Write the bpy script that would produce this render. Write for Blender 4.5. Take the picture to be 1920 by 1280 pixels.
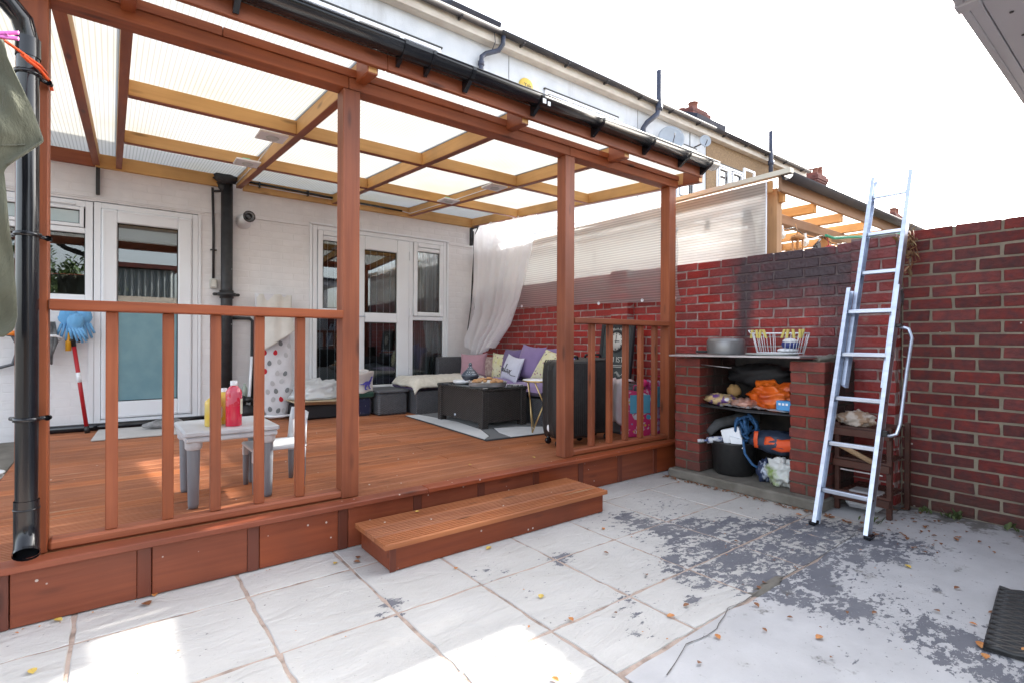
import bpy, math, random
from mathutils import Vector, Matrix, noise as mnoise
R = math.radians
rng = random.Random(7)
S = bpy.context.scene
for o in list(bpy.data.objects): bpy.data.objects.remove(o)

# ------------------------------------------------------------------ camera
CAM = Vector((0, 0, 1.075)); YAW = 37.6; PITCH = 0.07; ROLL = 0.25; FPX = 976.0
cd = bpy.data.cameras.new('camera'); cam = bpy.data.objects.new('camera', cd)
S.collection.objects.link(cam)
cd.sensor_width = 36; cd.lens = 36 * FPX / 1920; cd.clip_start = 0.05; cd.clip_end = 2000
cam.matrix_world = (Matrix.Translation(CAM) @ Matrix.Rotation(-R(YAW), 4, 'Z') @
                    Matrix.Rotation(R(90 - PITCH), 4, 'X') @ Matrix.Rotation(R(ROLL), 4, 'Z'))
S.camera = cam
CI = cam.matrix_world.inverted()
def px(p):
    q = CI @ Vector(p)
    if q.z > -0.05: return None
    return 960 + FPX * q.x / -q.z, 640 - FPX * q.y / -q.z

# ------------------------------------------------------------------ light
SUN_EL = 31.0
SUN_DIR = Vector((1.0, 0.085, 0)).normalized() * math.cos(R(SUN_EL)) + Vector((0, 0, math.sin(R(SUN_EL))))
W = bpy.data.worlds.new('World'); S.world = W; W.use_nodes = True
wn = W.node_tree.nodes; wl = W.node_tree.links
bg = wn['Background']
sky = wn.new('ShaderNodeTexSky'); sky.sky_type = 'NISHITA'; sky.sun_disc = False
sky.sun_elevation = R(SUN_EL); sky.sun_rotation = math.atan2(SUN_DIR.x, SUN_DIR.y)
sky.air_density = 1.0; sky.dust_density = 3.0; sky.ozone_density = 1.2
hz = wn.new('ShaderNodeHueSaturation'); hz.inputs['Saturation'].default_value = 0.42
wl.new(sky.outputs[0], hz.inputs['Color']); wl.new(hz.outputs[0], bg.inputs[0]); bg.inputs[1].default_value = 0.15
sd = bpy.data.lights.new('sun', 'SUN'); sd.energy = 3.2; sd.angle = R(0.6); sd.color = (1, 0.95, 0.87)
sun = bpy.data.objects.new('sun', sd); S.collection.objects.link(sun)
sun.rotation_euler = SUN_DIR.to_track_quat('Z', 'Y').to_euler(); sun.location = (0, 0, 12)
S.view_settings.view_transform = 'Standard'; S.view_settings.look = 'None'
S.view_settings.exposure = 2.4; S.view_settings.gamma = 1.0
S.view_settings.use_curve_mapping = False
S.cycles.use_denoising = True; S.cycles.max_bounces = 9; S.cycles.transparent_max_bounces = 24
S.cycles.diffuse_bounces = 5; S.cycles.sample_clamp_indirect = 6; S.cycles.caustics_refractive = False
S.cycles.caustics_reflective = False

# ------------------------------------------------------------------ helpers
WO = {}
def _link(o, parent, origin):
    S.collection.objects.link(o)
    if parent is not None:
        o.parent = parent; o.location = Vector(origin) - WO[parent.name]
    else: o.location = Vector(origin)
    WO[o.name] = Vector(origin)
    return o
def props(o, label=None, cat=None, group=None, kind=None):
    if label: o['label'] = label
    if cat: o['category'] = cat
    if group: o['group'] = group
    if kind: o['kind'] = kind
    return o
def thing(name, label, cat, loc=(0, 0, 0), group=None, kind=None):
    o = bpy.data.objects.new(name, None); o.empty_display_size = 0.1
    _link(o, None, loc)
    return props(o, label, cat, group, kind)

class MB:
    def __init__(s): s.v = []; s.f = []; s.m = []; s.s = []
    def add(s, vs, fs, m=0, sm=False):
        b = len(s.v); s.v += [tuple(v) for v in vs]
        for f in fs: s.f.append(tuple(b + i for i in f)); s.m.append(m); s.s.append(sm)
        return s
    def box(s, x0, x1, y0, y1, z0, z1, c=0.0, m=0, jit=0.0):
        if x0 > x1: x0, x1 = x1, x0
        if y0 > y1: y0, y1 = y1, y0
        if z0 > z1: z0, z1 = z1, z0
        return s.obox(((x0+x1)/2, (y0+y1)/2, (z0+z1)/2), ((x1-x0)/2, 0, 0), (0, (y1-y0)/2, 0), (0, 0, (z1-z0)/2), c, m, jit)
    def obox(s, ce, ax, ay, az, c=0.0, m=0, jit=0.0):
        ce, ax, ay, az = map(Vector, (ce, ax, ay, az))
        if c <= 0:
            vs = [ce + ax*i + ay*j + az*k for i in (-1, 1) for j in (-1, 1) for k in (-1, 1)]
            if jit: vs = [v + Vector([rng.uniform(-jit, jit) for _ in range(3)]) for v in vs]
            return s.add(vs, [(0,1,3,2), (4,6,7,5), (0,4,5,1), (2,3,7,6), (0,2,6,4), (1,5,7,3)], m)
        lx, ly, lz = ax.length, ay.length, az.length
        cx, cy, cz = 1-min(c, lx*.45)/lx, 1-min(c, ly*.45)/ly, 1-min(c, lz*.45)/lz
        vs = []; idx = {}
        for i in (-1, 1):
            for j in (-1, 1):
                for k in (-1, 1):
                    jv = Vector([rng.uniform(-jit, jit) for _ in range(3)]) if jit else Vector()
                    for a in range(3):
                        fx, fy, fz = (1 if a == 0 else cx), (1 if a == 1 else cy), (1 if a == 2 else cz)
                        idx[(i, j, k, a)] = len(vs); vs.append(ce + ax*i*fx + ay*j*fy + az*k*fz + jv)
        F = []
        def q(*t): return tuple(idx[x] for x in t)
        for sg in (-1, 1):
            o = 1 if sg > 0 else -1
            def fl(t): return t if o > 0 else t[::-1]
            F.append(fl(q((sg,-1,-1,0), (sg,1,-1,0), (sg,1,1,0), (sg,-1,1,0))))
            F.append(fl(q((-1,sg,-1,1), (-1,sg,1,1), (1,sg,1,1), (1,sg,-1,1))))
            F.append(fl(q((-1,-1,sg,2), (1,-1,sg,2), (1,1,sg,2), (-1,1,sg,2))))
        for i in (-1, 1):
            for j in (-1, 1):
                t = q((i,j,-1,0), (i,j,-1,1), (i,j,1,1), (i,j,1,0)); F.append(t if i*j > 0 else t[::-1])
                t = q((i,-1,j,0), (i,-1,j,2), (i,1,j,2), (i,1,j,0)); F.append(t[::-1] if i*j > 0 else t)
                t = q((-1,i,j,1), (-1,i,j,2), (1,i,j,2), (1,i,j,1)); F.append(t if i*j > 0 else t[::-1])
                for k in (-1, 1):
                    t = q((i,j,k,0), (i,j,k,1), (i,j,k,2)); F.append(t if i*j*k > 0 else t[::-1])
        return s.add(vs, F, m)
    def beam(s, p0, p1, w, h, c=0.0, m=0, up=(0, 0, 1)):
        p0, p1 = Vector(p0), Vector(p1); d = p1-p0; u = Vector(up); r = d.cross(u).normalized(); n = r.cross(d).normalized()
        return s.obox((p0+p1)/2, d/2, n.cross(d).normalized()*w/2, n*h/2, c, m)
    def tube(s, pts, r, n=10, m=0, cap=True, sx=1.0):
        P = [Vector(p) for p in pts]; K = len(P)
        rr = r if isinstance(r, (list, tuple)) else [r]*K
        T = [(P[min(i+1, K-1)]-P[max(i-1, 0)]).normalized() for i in range(K)]
        a = Vector((0, 0, 1)) if abs(T[0].z) < .9 else Vector((1, 0, 0))
        u = (a - T[0]*a.dot(T[0])).normalized(); vs = []; F = []
        for i in range(K):
            u = (u - T[i]*u.dot(T[i])).normalized(); w = T[i].cross(u)
            for k in range(n):
                t = 2*math.pi*k/n; vs.append(P[i] + (u*math.cos(t)*sx + w*math.sin(t))*rr[i])
        for i in range(K-1):
            for k in range(n): F.append((i*n+k, i*n+(k+1) % n, (i+1)*n+(k+1) % n, (i+1)*n+k))
        s.add(vs, F, m, True)
        if cap:
            b = len(s.v)-len(vs)
            s.f.append(tuple(b+k for k in range(n))[::-1]); s.m.append(m); s.s.append(False)
            s.f.append(tuple(b+(K-1)*n+k for k in range(n))); s.m.append(m); s.s.append(False)
        return s
    def lathe(s, ce, prof, n=24, m=0, axis=(0, 0, 1), sm=True):
        ax = Vector(axis).normalized(); a = Vector((1, 0, 0)) if abs(ax.x) < .9 else Vector((0, 1, 0))
        u = (a - ax*a.dot(ax)).normalized(); w = ax.cross(u); ce = Vector(ce); vs = []; F = []
        for r, z in prof:
            for k in range(n):
                t = 2*math.pi*k/n; vs.append(ce + ax*z + (u*math.cos(t) + w*math.sin(t))*max(r, 1e-5))
        for i in range(len(prof)-1):
            for k in range(n): F.append((i*n+k, i*n+(k+1) % n, (i+1)*n+(k+1) % n, (i+1)*n+k))
        return s.add(vs, F, m, sm)
    def prism(s, poly, f, a, b, m=0, sm=False):
        n = len(poly); vs = [f(p, a) for p in poly] + [f(p, b) for p in poly]
        F = [(i, (i+1) % n, n+(i+1) % n, n+i) for i in range(n)]
        s.add(vs, F, m, sm)
        bb = len(s.v)-2*n
        s.f += [tuple(bb+i for i in range(n))[::-1], tuple(bb+n+i for i in range(n))]; s.m += [m, m]; s.s += [False, False]
        return s
    def grid(s, fn, nu, nv, m=0, sm=True, closeu=False):
        vs = [fn(i/nu, j/nv) for j in range(nv+1) for i in range(nu+1)]
        F = [(j*(nu+1)+i, j*(nu+1)+i+1, (j+1)*(nu+1)+i+1, (j+1)*(nu+1)+i) for j in range(nv) for i in range(nu)]
        return s.add(vs, F, m, sm)
    def blob(s, ce, rad, n=14, m=0, amp=.15, fr=3.0, seed=0, flat=None):
        ce = Vector(ce); rad = Vector(rad)
        def fn(u, v):
            t = 2*math.pi*u; p = math.pi*v
            d = Vector((math.sin(p)*math.cos(t), math.sin(p)*math.sin(t), -math.cos(p)))
            k = 1 + amp*(mnoise.noise(d*fr + Vector((seed*3.7, seed, 0))) + .5*mnoise.noise(d*fr*2.7+Vector((seed, 5, 1))))*1.6
            q = Vector((d.x*rad.x, d.y*rad.y, d.z*rad.z))*k
            if flat is not None: q.z = max(q.z, flat)
            return ce+q
        return s.grid(fn, n*2, n, m)
    def build(s, name, mats, parent=None, origin=None, label=None, cat=None, group=None, kind=None, solid=0):
        if origin is None:
            origin = WO[parent.name] if parent is not None else (0, 0, 0)
        O = Vector(origin)
        me = bpy.data.meshes.new(name)
        me.from_pydata([(x-O.x, y-O.y, z-O.z) for x, y, z in s.v], [], s.f)
        if not isinstance(mats, (list, tuple)): mats = [mats]
        for mt in mats: me.materials.append(getattr(mt, "m", mt))
        if any(s.m): me.polygons.foreach_set('material_index', s.m)
        me.polygons.foreach_set('use_smooth', s.s)
        me.update(); me.validate()
        o = bpy.data.objects.new(name, me); _link(o, parent, O)
        if solid:
            md = o.modifiers.new('thickness', 'SOLIDIFY'); md.thickness = solid; md.offset = 0
        return props(o, label, cat, group, kind)
    def thing(s, name, mats, label, cat, group=None, loc=None, solid=0):
        if loc is None:
            xs, ys, zs = zip(*s.v); loc = ((min(xs)+max(xs))/2, (min(ys)+max(ys))/2, min(zs))
        return s.build(name, mats, None, loc, label, cat, group, solid=solid)

# ------------------------------------------------------------------ materials
class Mat:
    def __init__(s, name, col=(.5, .5, .5), rough=.6, metal=0, col2=None, ns=(6, 6, 6), det=4, bump=0, bs=None, rnd=0, spec=.5, contrast=(.35, .65), coat=0, sheen=0, bdist=.01):
        s.m = bpy.data.materials.new(name); s.m.use_nodes = True
        s.n = s.m.node_tree.nodes; s.l = s.m.node_tree.links
        s.b = s.n['Principled BSDF']; b = s.b.inputs
        b['Roughness'].default_value = rough; b['Metallic'].default_value = metal
        b['Specular IOR Level'].default_value = spec; b['Coat Weight'].default_value = coat
        b['Coat Roughness'].default_value = .15; b['Sheen Weight'].default_value = sheen
        s.pos = s.n.new('ShaderNodeNewGeometry')
        s.c = s.rgb(col)
        if col2 is not None:
            nz = s.noise(ns, det); f = s.ramp(nz, contrast[0], contrast[1])
            s.c = s.mix(f, s.c, col2)
        if rnd:
            oi = s.n.new('ShaderNodeObjectInfo')
            a = s.math('ADD', oi.outputs['Random'], s.pos.outputs['Random Per Island']); a = s.math('FRACT', a)
            v = s.math('MULTIPLY_ADD', a, 2*rnd, 1-rnd)
            h = s.n.new('ShaderNodeHueSaturation'); s.l.new(v, h.inputs['Value']); s.l.new(s.c, h.inputs['Color'])
            a2 = s.math('FRACT', s.math('MULTIPLY', a, 7.31)); s.l.new(s.math('MULTIPLY_ADD', a2, rnd*.5, 1-rnd*.25), h.inputs['Saturation'])
            s.c = h.outputs[0]
        s.l.new(s.c, b['Base Color'])
        if bump:
            nz = s.noise(bs or ns, 5); s.bumpin(nz, bump, bdist)
    def rgb(s, c):
        n = s.n.new('ShaderNodeRGB'); n.outputs[0].default_value = (*c, 1); return n.outputs[0]
    def math(s, op, a, b=None, c=None):
        n = s.n.new('ShaderNodeMath'); n.operation = op
        for i, x in enumerate((a, b, c)):
            if x is None: continue
            if isinstance(x, (int, float)): n.inputs[i].default_value = x
            else: s.l.new(x, n.inputs[i])
        return n.outputs[0]
    def noise(s, sc, det=4, rough=.55, off=(0, 0, 0), dist=0):
        mp = s.n.new('ShaderNodeMapping'); mp.inputs['Scale'].default_value = sc; mp.inputs['Location'].default_value = off
        s.l.new(s.pos.outputs['Position'], mp.inputs[0])
        nz = s.n.new('ShaderNodeTexNoise'); nz.inputs['Scale'].default_value = 1; nz.inputs['Detail'].default_value = det
        nz.inputs['Roughness'].default_value = rough; nz.inputs['Distortion'].default_value = dist
        s.l.new(mp.outputs[0], nz.inputs['Vector']); return nz.outputs[0]
    def vor(s, sc, feat='F1', off=(0, 0, 0), rnd=1.0):
        mp = s.n.new('ShaderNodeMapping'); mp.inputs['Scale'].default_value = sc; mp.inputs['Location'].default_value = off
        s.l.new(s.pos.outputs['Position'], mp.inputs[0])
        nz = s.n.new('ShaderNodeTexVoronoi'); nz.feature = feat; nz.inputs['Scale'].default_value = 1; nz.inputs['Randomness'].default_value = rnd
        s.l.new(mp.outputs[0], nz.inputs['Vector']); return nz
    def ramp(s, x, a, b):
        n = s.n.new('ShaderNodeMapRange'); n.inputs[1].default_value = a; n.inputs[2].default_value = b
        s.l.new(x, n.inputs[0]); return n.outputs[0]
    def mix(s, f, a, c):
        n = s.n.new('ShaderNodeMix'); n.data_type = 'RGBA'
        if isinstance(f, (int, float)): n.inputs[0].default_value = f
        else: s.l.new(f, n.inputs[0])
        for i, x in ((6, a), (7, c)):
            if isinstance(x, (tuple, list)): n.inputs[i].default_value = (*x, 1)
            else: s.l.new(x, n.inputs[i])
        return n.outputs[2]
    def over(s, f, c):
        s.c = s.mix(f, s.c, c); s.l.new(s.c, s.b.inputs['Base Color']); return s
    def bumpin(s, h, st, dist=.01):
        n = s.n.new('ShaderNodeBump'); n.inputs['Strength'].default_value = st; n.inputs['Distance'].default_value = dist
        s.l.new(h, n.inputs['Height'])
        nin = s.b.inputs['Normal']
        if nin.is_linked: s.l.new(nin.links[0].from_socket, n.inputs['Normal'])
        s.l.new(n.outputs[0], nin); return s
    def xyz(s):
        n = s.n.new('ShaderNodeSeparateXYZ'); s.l.new(s.pos.outputs['Position'], n.inputs[0]); return n.outputs
    def near(s, p, r0, r1, sc=(1, 1, 1)):
        v = s.n.new('ShaderNodeVectorMath'); v.operation = 'SUBTRACT'; s.l.new(s.pos.outputs['Position'], v.inputs[0]); v.inputs[1].default_value = p
        w = s.n.new('ShaderNodeVectorMath'); w.operation = 'MULTIPLY'; s.l.new(v.outputs[0], w.inputs[0]); w.inputs[1].default_value = sc
        l = s.n.new('ShaderNodeVectorMath'); l.operation = 'LENGTH'; s.l.new(w.outputs[0], l.inputs[0])
        return s.ramp(l.outputs['Value'], r1, r0)

def wood(name, c, c2, ax, rough=.55, rnd=.17, coat=.0, wear=0, knots=True):
    sc = {'x': (1.6, 34, 34), 'y': (34, 1.6, 34), 'z': (34, 34, 1.6)}[ax]
    m = Mat(name, c, rough, col2=c2, ns=sc, det=6, rnd=rnd, contrast=(.3, .7), coat=coat)
    m.bumpin(m.noise(tuple(q*1.5 for q in sc), 4), .35, .003)
    lf = m.noise((1.7, 1.7, 1.7), 3, off=(3, 1, 2))
    m.over(m.math('MULTIPLY', m.ramp(lf, .42, .72), .6), tuple(q*.55 for q in c))
    if knots:
        ks = {'x': (2.2, 9, 9), 'y': (9, 2.2, 9), 'z': (9, 9, 2.2)}[ax]
        v = m.vor(ks); m.over(m.math('MULTIPLY', m.ramp(v.outputs['Distance'], .16, .06), .8), tuple(q*.3 for q in c))
    if wear:
        w = m.noise(tuple(q*.9 for q in sc), 7, .7, off=(9, 9, 9)); w2 = m.noise((3, 3, 3), 2, off=(4, 4, 4))
        f = m.math('MULTIPLY', m.ramp(w, .60, .70), m.ramp(w2, .45, .62))
        m.over(m.math('MULTIPLY', f, wear), (.42, .27, .16))
    return m

RED = (.215, .052, .019); RED2 = (.33, .092, .032)
m_redx = wood('stained_timber_x', RED, RED2, 'x'); m_redy = wood('stained_timber_y', RED, RED2, 'y'); m_redz = wood('stained_timber_z', RED, RED2, 'z')
m_fas = wood('stained_fascia', (.205, .044, .017), (.29, .070, .026), 'x', .5)
spk = m_fas.vor((14, 14, 14), off=(2, 3, 1)); m_fas.over(m_fas.math('MULTIPLY', m_fas.ramp(spk.outputs['Distance'], .085, .06), .8), (.6, .55, .5))
m_bat = wood('stained_batten', (.12, .028, .014), (.17, .042, .02), 'z', .5)
m_deck = wood('stained_decking', (.33, .105, .040), (.50, .190, .080), 'x', .6, wear=1.0)
spk = m_deck.vor((9, 9, 9), off=(7, 3, 1)); m_deck.over(m_deck.math('MULTIPLY', m_deck.ramp(spk.outputs['Distance'], .06, .035), .9), (.7, .66, .6))
m_pinex = wood('pine_x', (.55, .29, .095), (.66, .37, .13), 'x', .6, rnd=.08)
m_piney = wood('pine_y', (.55, .29, .095), (.66, .37, .13), 'y', .6, rnd=.08)
m_greyw = wood('weathered_timber_x', (.30, .17, .10), (.38, .22, .13), 'x', .7)
m_greywz = wood('weathered_timber_z', (.40, .20, .08), (.50, .26, .11), 'z', .7)
m_greywy = wood('weathered_timber_y', (.48, .22, .07), (.56, .28, .09), 'y', .7)
m_dkwood = wood('dark_wood', (.05, .016, .010), (.075, .022, .012), 'y', .45)
m_white = Mat('white_upvc', (.80, .83, .87), .35, col2=(.77, .79, .83), ns=(2, 2, 2))
m_wpaint = Mat('white_paint_brick', (.80, .795, .81), .65, col2=(.74, .735, .755), ns=(7, 7, 7), det=6, rnd=.015, bump=.25, bs=(60, 60, 60), bdist=.003)
dr = m_wpaint.noise((1.2, 1.2, 2.5), 6, .65, off=(5, 1, 0)); m_wpaint.over(m_wpaint.math('MULTIPLY', m_wpaint.ramp(dr, .55, .8), .35), (.50, .47, .44))
m_wmortar = Mat('white_paint_mortar', (.74, .735, .75), .8, col2=(.78, .775, .79), ns=(20, 20, 20))
m_render = Mat('white_render', (.62, .65, .69), .8, col2=(.55, .58, .62), ns=(4, 4, 4), det=8, bump=.8, bs=(90, 90, 90), bdist=.006)
st = m_render.noise((3, 3, .5), 7, .7); m_render.over(m_render.math('MULTIPLY', m_render.ramp(st, .56, .72), .45), (.36, .36, .36))
m_soffit = Mat('cream_soffit', (.62, .57, .50), .6, col2=(.50, .44, .38), ns=(3, 3, 8))
m_black = Mat('black_plastic', (.007, .008, .011), .16, col2=(.012, .013, .016), ns=(9, 9, 9))
m_iron = Mat('black_cast_iron', (.016, .017, .02), .5, col2=(.03, .03, .033), ns=(14, 14, 14), bump=.3, bdist=.004)
sp = m_iron.vor((11, 11, 11)); m_iron.over(m_iron.ramp(sp.outputs['Distance'], .10, .07), (.35, .35, .36))
m_dish = Mat('grey_dish', (.34, .38, .43), .5)
m_bluepipe = Mat('dark_blue_pipe', (.045, .055, .095), .5, col2=(.03, .035, .055), ns=(8, 8, 8))
m_lead = Mat('brown_gutter', (.03, .027, .032), .6, col2=(.05, .043, .043), ns=(5, 5, 5))
m_slate = Mat('slate_tiles', (.035, .04, .06), .85, col2=(.06, .06, .075), ns=(8, 8, 8), rnd=.25)
m_brown = Mat('yellow_brown_pebbledash', (.30, .20, .11), .9, col2=(.20, .13, .075), ns=(40, 40, 40), bump=.8, bdist=.01)
m_alu = Mat('aluminium', (.62, .68, .78), .35, 1.0, col2=(.5, .55, .65), ns=(3, 3, 30)); m_alu.bumpin(m_alu.noise((80, 80, 6), 3), .08, .002)
m_steel = Mat('sheet_steel', (.62, .61, .63), .38, .8, col2=(.42, .40, .40), ns=(6, 6, 6))
m_dark = Mat('dark_interior', (.02, .02, .022), .9)
m_blackrubber = Mat('black_suitcase_plastic', (.012, .012, .013), .42, col2=(.02, .02, .02), ns=(30, 30, 30))
m_ratt = Mat('black_rattan', (.018, .014, .013), .5, col2=(.035, .03, .028), ns=(90, 90, 90))
m_grat = Mat('grey_rattan', (.085, .088, .10), .55, col2=(.06, .062, .07), ns=(40, 40, 40), rnd=.04)
m_grey = Mat('grey_moulded_plastic', (.10, .105, .12), .5)
for mm, s1 in ((m_ratt, 150), (m_grat, 150)):
    x, y, z = mm.xyz(); a = mm.math('SINE', mm.math('MULTIPLY', z, s1*2)); b2 = mm.math('SINE', mm.math('MULTIPLY', mm.math('ADD', x, y), s1)); mm.bumpin(mm.math('MULTIPLY', a, b2), .6, .004)
    mm.over(mm.math('MULTIPLY', mm.ramp(mm.math('MULTIPLY', a, b2), .2, .9), .4), (.10, .09, .085) if mm is m_ratt else (.16, .165, .18))

# party wall brick: red masonry paint, sooty above the barbecue
def soot(m, k=1.0):
    nz = m.noise((5, 5, 5), 5, .6)
    n1 = m.near((4.12, 1.88, 1.66), .20, .70, (1, .85, 1.75)); n2 = m.near((4.12, 2.24, 1.25), .04, .20, (1, 1.9, .38)); n3 = m.near((4.12, 1.52, 1.15), .05, .3, (1, 1.2, .5))
    f = m.math('ADD', m.math('ADD', n1, m.math('MULTIPLY', n2, .9)), m.math('MULTIPLY', n3, .6)); f = m.math('MULTIPLY', f, m.math('MULTIPLY_ADD', nz, 1.3, .35))
    f = m.math('MINIMUM', f, .93*k); m.over(f, (.028, .023, .032))
m_pbrick = Mat('red_painted_brick', (.34, .026, .020), .5, col2=(.25, .022, .020), ns=(9, 9, 9), det=5, rnd=.2, bump=.9, bs=(34, 34, 34), bdist=.010, coat=.1)
ch = m_pbrick.vor((3.2, 3.2, 3.2), off=(1.3, .4, .2)); m_pbrick.over(m_pbrick.math('MULTIPLY', m_pbrick.ramp(ch.outputs['Distance'], .10, .07), .7), (.38, .20, .14))
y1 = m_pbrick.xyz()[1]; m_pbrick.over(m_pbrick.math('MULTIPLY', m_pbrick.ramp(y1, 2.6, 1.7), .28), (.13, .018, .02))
soot(m_pbrick)
m_pmort = Mat('old_pink_mortar', (.44, .36, .34), .9, col2=(.28, .17, .15), ns=(14, 14, 14), det=6, bump=.8, bs=(50, 50, 50), bdist=.01)
y1 = m_pmort.xyz()[1]; soot(m_pmort, .8)
m_dbrick = Mat('dark_red_brick', (.165, .026, .021), .75, col2=(.09, .022, .023), ns=(7, 22, 22), det=5, rnd=.30, bump=1.0, bs=(50, 25, 45), bdist=.010)
wsp = m_dbrick.vor((6, 6, 6)); m_dbrick.over(m_dbrick.ramp(wsp.outputs['Distance'], .04, .03), (.6, .55, .5))
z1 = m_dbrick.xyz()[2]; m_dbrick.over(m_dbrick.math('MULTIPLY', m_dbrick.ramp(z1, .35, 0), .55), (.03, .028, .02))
m_dmort = Mat('buff_mortar', (.28, .24, .18), .95, col2=(.19, .16, .12), ns=(8, 8, 8), det=6, bump=.8, bs=(60, 60, 60), bdist=.008)
m_bbrick = Mat('barbecue_brick', (.20, .034, .022), .8, col2=(.13, .028, .022), ns=(14, 14, 14), det=5, rnd=.2, bump=.7, bs=(60, 60, 60), bdist=.006)
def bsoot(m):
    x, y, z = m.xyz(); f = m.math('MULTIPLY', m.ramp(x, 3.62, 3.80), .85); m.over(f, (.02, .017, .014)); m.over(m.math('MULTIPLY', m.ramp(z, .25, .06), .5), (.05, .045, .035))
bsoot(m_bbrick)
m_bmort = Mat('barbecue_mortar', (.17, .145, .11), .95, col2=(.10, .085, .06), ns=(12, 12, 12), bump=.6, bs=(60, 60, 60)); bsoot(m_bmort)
m_conc = Mat('grey_concrete', (.20, .185, .16), .9, col2=(.12, .11, .09), ns=(6, 6, 6), det=7, bump=.5, bs=(50, 50, 50))
m_chbrick = Mat('chimney_brick', (.20, .06, .045), .85, col2=(.12, .045, .04), ns=(5, 5, 5), det=6, rnd=.25)

# patio paint, peeled to blue-grey
BLOBS = [(2.45,1.30,.08,.46,.30),(2.95,1.28,.10,.5,.26),(3.22,1.22,.1,.4,.24),(2.75,1.62,.05,.4,.17),(2.35,.92,.05,.24,.18),(1.45,1.75,0,.2,.09),(1.6,1.3,0,.3,.08),(2.9,2.1,0,.3,.10),(1.4,2.0,0,.22,.12),(2.15,1.50,.02,.25,.13),(2.5,1.85,.05,.35,.15),(2.45,2.15,.0,.3,.10),
         (2.40,.55,.05,.28,.11),(2.30,.38,.08,.26,.14),(1.75,1.90,.0,.14,.2),(1.93,1.26,.0,.07,.22),(1.72,1.46,.0,.08,.24),(.86,1.92,.0,.10,.22),(.93,1.96,.0,.10,.2),(3.3,.95,.05,.35,.15),(2.05,1.35,.0,.10,.2),(2.6,.75,.0,.4,.09)]
def peel(m, riv=1.0):
    hi = m.noise((5.5, 9, 7), 12, .74, off=(.7, .2, 0)); tot = None
    for x, y, r0, r1, w in BLOBS:
        f = m.math('MULTIPLY', m.near((x, y, 0), r0, r1, (1, 1, .2)), w); tot = f if tot is None else m.math('ADD', tot, f)
    tot = m.math('MINIMUM', tot, .165)
    q = m.math('ADD', hi, tot); mask = m.ramp(q, .66, .668)
    fl2 = m.noise((24, 34, 28), 6, .68, off=(5, 1, 0)); q2 = m.math('ADD', fl2, m.math('MULTIPLY', tot, .95)); rg = m.math('MULTIPLY', m.ramp(m.xyz()[0], .9, 2.2), .072)
    mask = m.math('MAXIMUM', mask, m.ramp(m.math('ADD', q2, rg), .735, .745))
    g = m.noise((6, 6, 6), 4); gc = m.mix(g, (.10, .108, .135), (.17, .175, .20))
    m.over(mask, gc)
    d = m.noise((2.2, 2.2, 2.2), 8, .7, off=(3, 3, 3)); m.over(m.math('MULTIPLY', m.ramp(d, .52, .8), .30), (.42, .40, .37))
    fine = m.noise((55, 55, 55), 4, .6, off=(1, 2, 3)); reg = m.noise((1.6, 1.6, 1.6), 2, off=(8, 3, 1)); m.over(m.math('MULTIPLY', m.ramp(fine, .67, .70), m.ramp(reg, .40, .55)), (.17, .16, .155))
    m.bumpin(m.math('MULTIPLY', mask, -1), .6, .002)
    m.bumpin(m.noise((3.5, 9, 6), 7, .62, dist=1.5), .75*riv, .020)
    vn_ = m.noise((2.5, 7, 3), 9, .75, off=(6, 2, 0), dist=2.0); m.over(m.math('MULTIPLY', m.ramp(m.math('ABSOLUTE', m.math('SUBTRACT', vn_, .5)), .012, .0), .28*riv), (.36, .35, .34))
    return m
m_slab = peel(Mat('white_painted_slab', (.55, .54, .52), .62, col2=(.49, .48, .46), ns=(3, 3, 3), det=6, rnd=.03))
m_cpaint = peel(Mat('white_painted_concrete', (.50, .50, .51), .7, col2=(.43, .43, .44), ns=(5, 5, 5), det=7, bump=.3, bs=(80, 80, 80), bdist=.004), .25)
wx_ = m_cpaint.xyz()[0]; dn_ = m_cpaint.noise((7, 7, 7), 7, .7, off=(1, 8, 0)); m_cpaint.over(m_cpaint.math('MULTIPLY', m_cpaint.ramp(m_cpaint.math('ADD', dn_, m_cpaint.math('MULTIPLY', m_cpaint.ramp(wx_, 3.75, 4.15), .22)), .60, .70), .8), (.085, .075, .06))
m_joint = Mat('pink_beige_joint', (.46, .36, .30), .95, col2=(.26, .20, .165), ns=(11, 11, 11), det=6, contrast=(.5, .65), bump=.8, bs=(60, 60, 60))
m_earth = Mat('dark_grit', (.05, .04, .03), .95, col2=(.10, .08, .05), ns=(40, 40, 40), bump=1, bs=(90, 90, 90))

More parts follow.
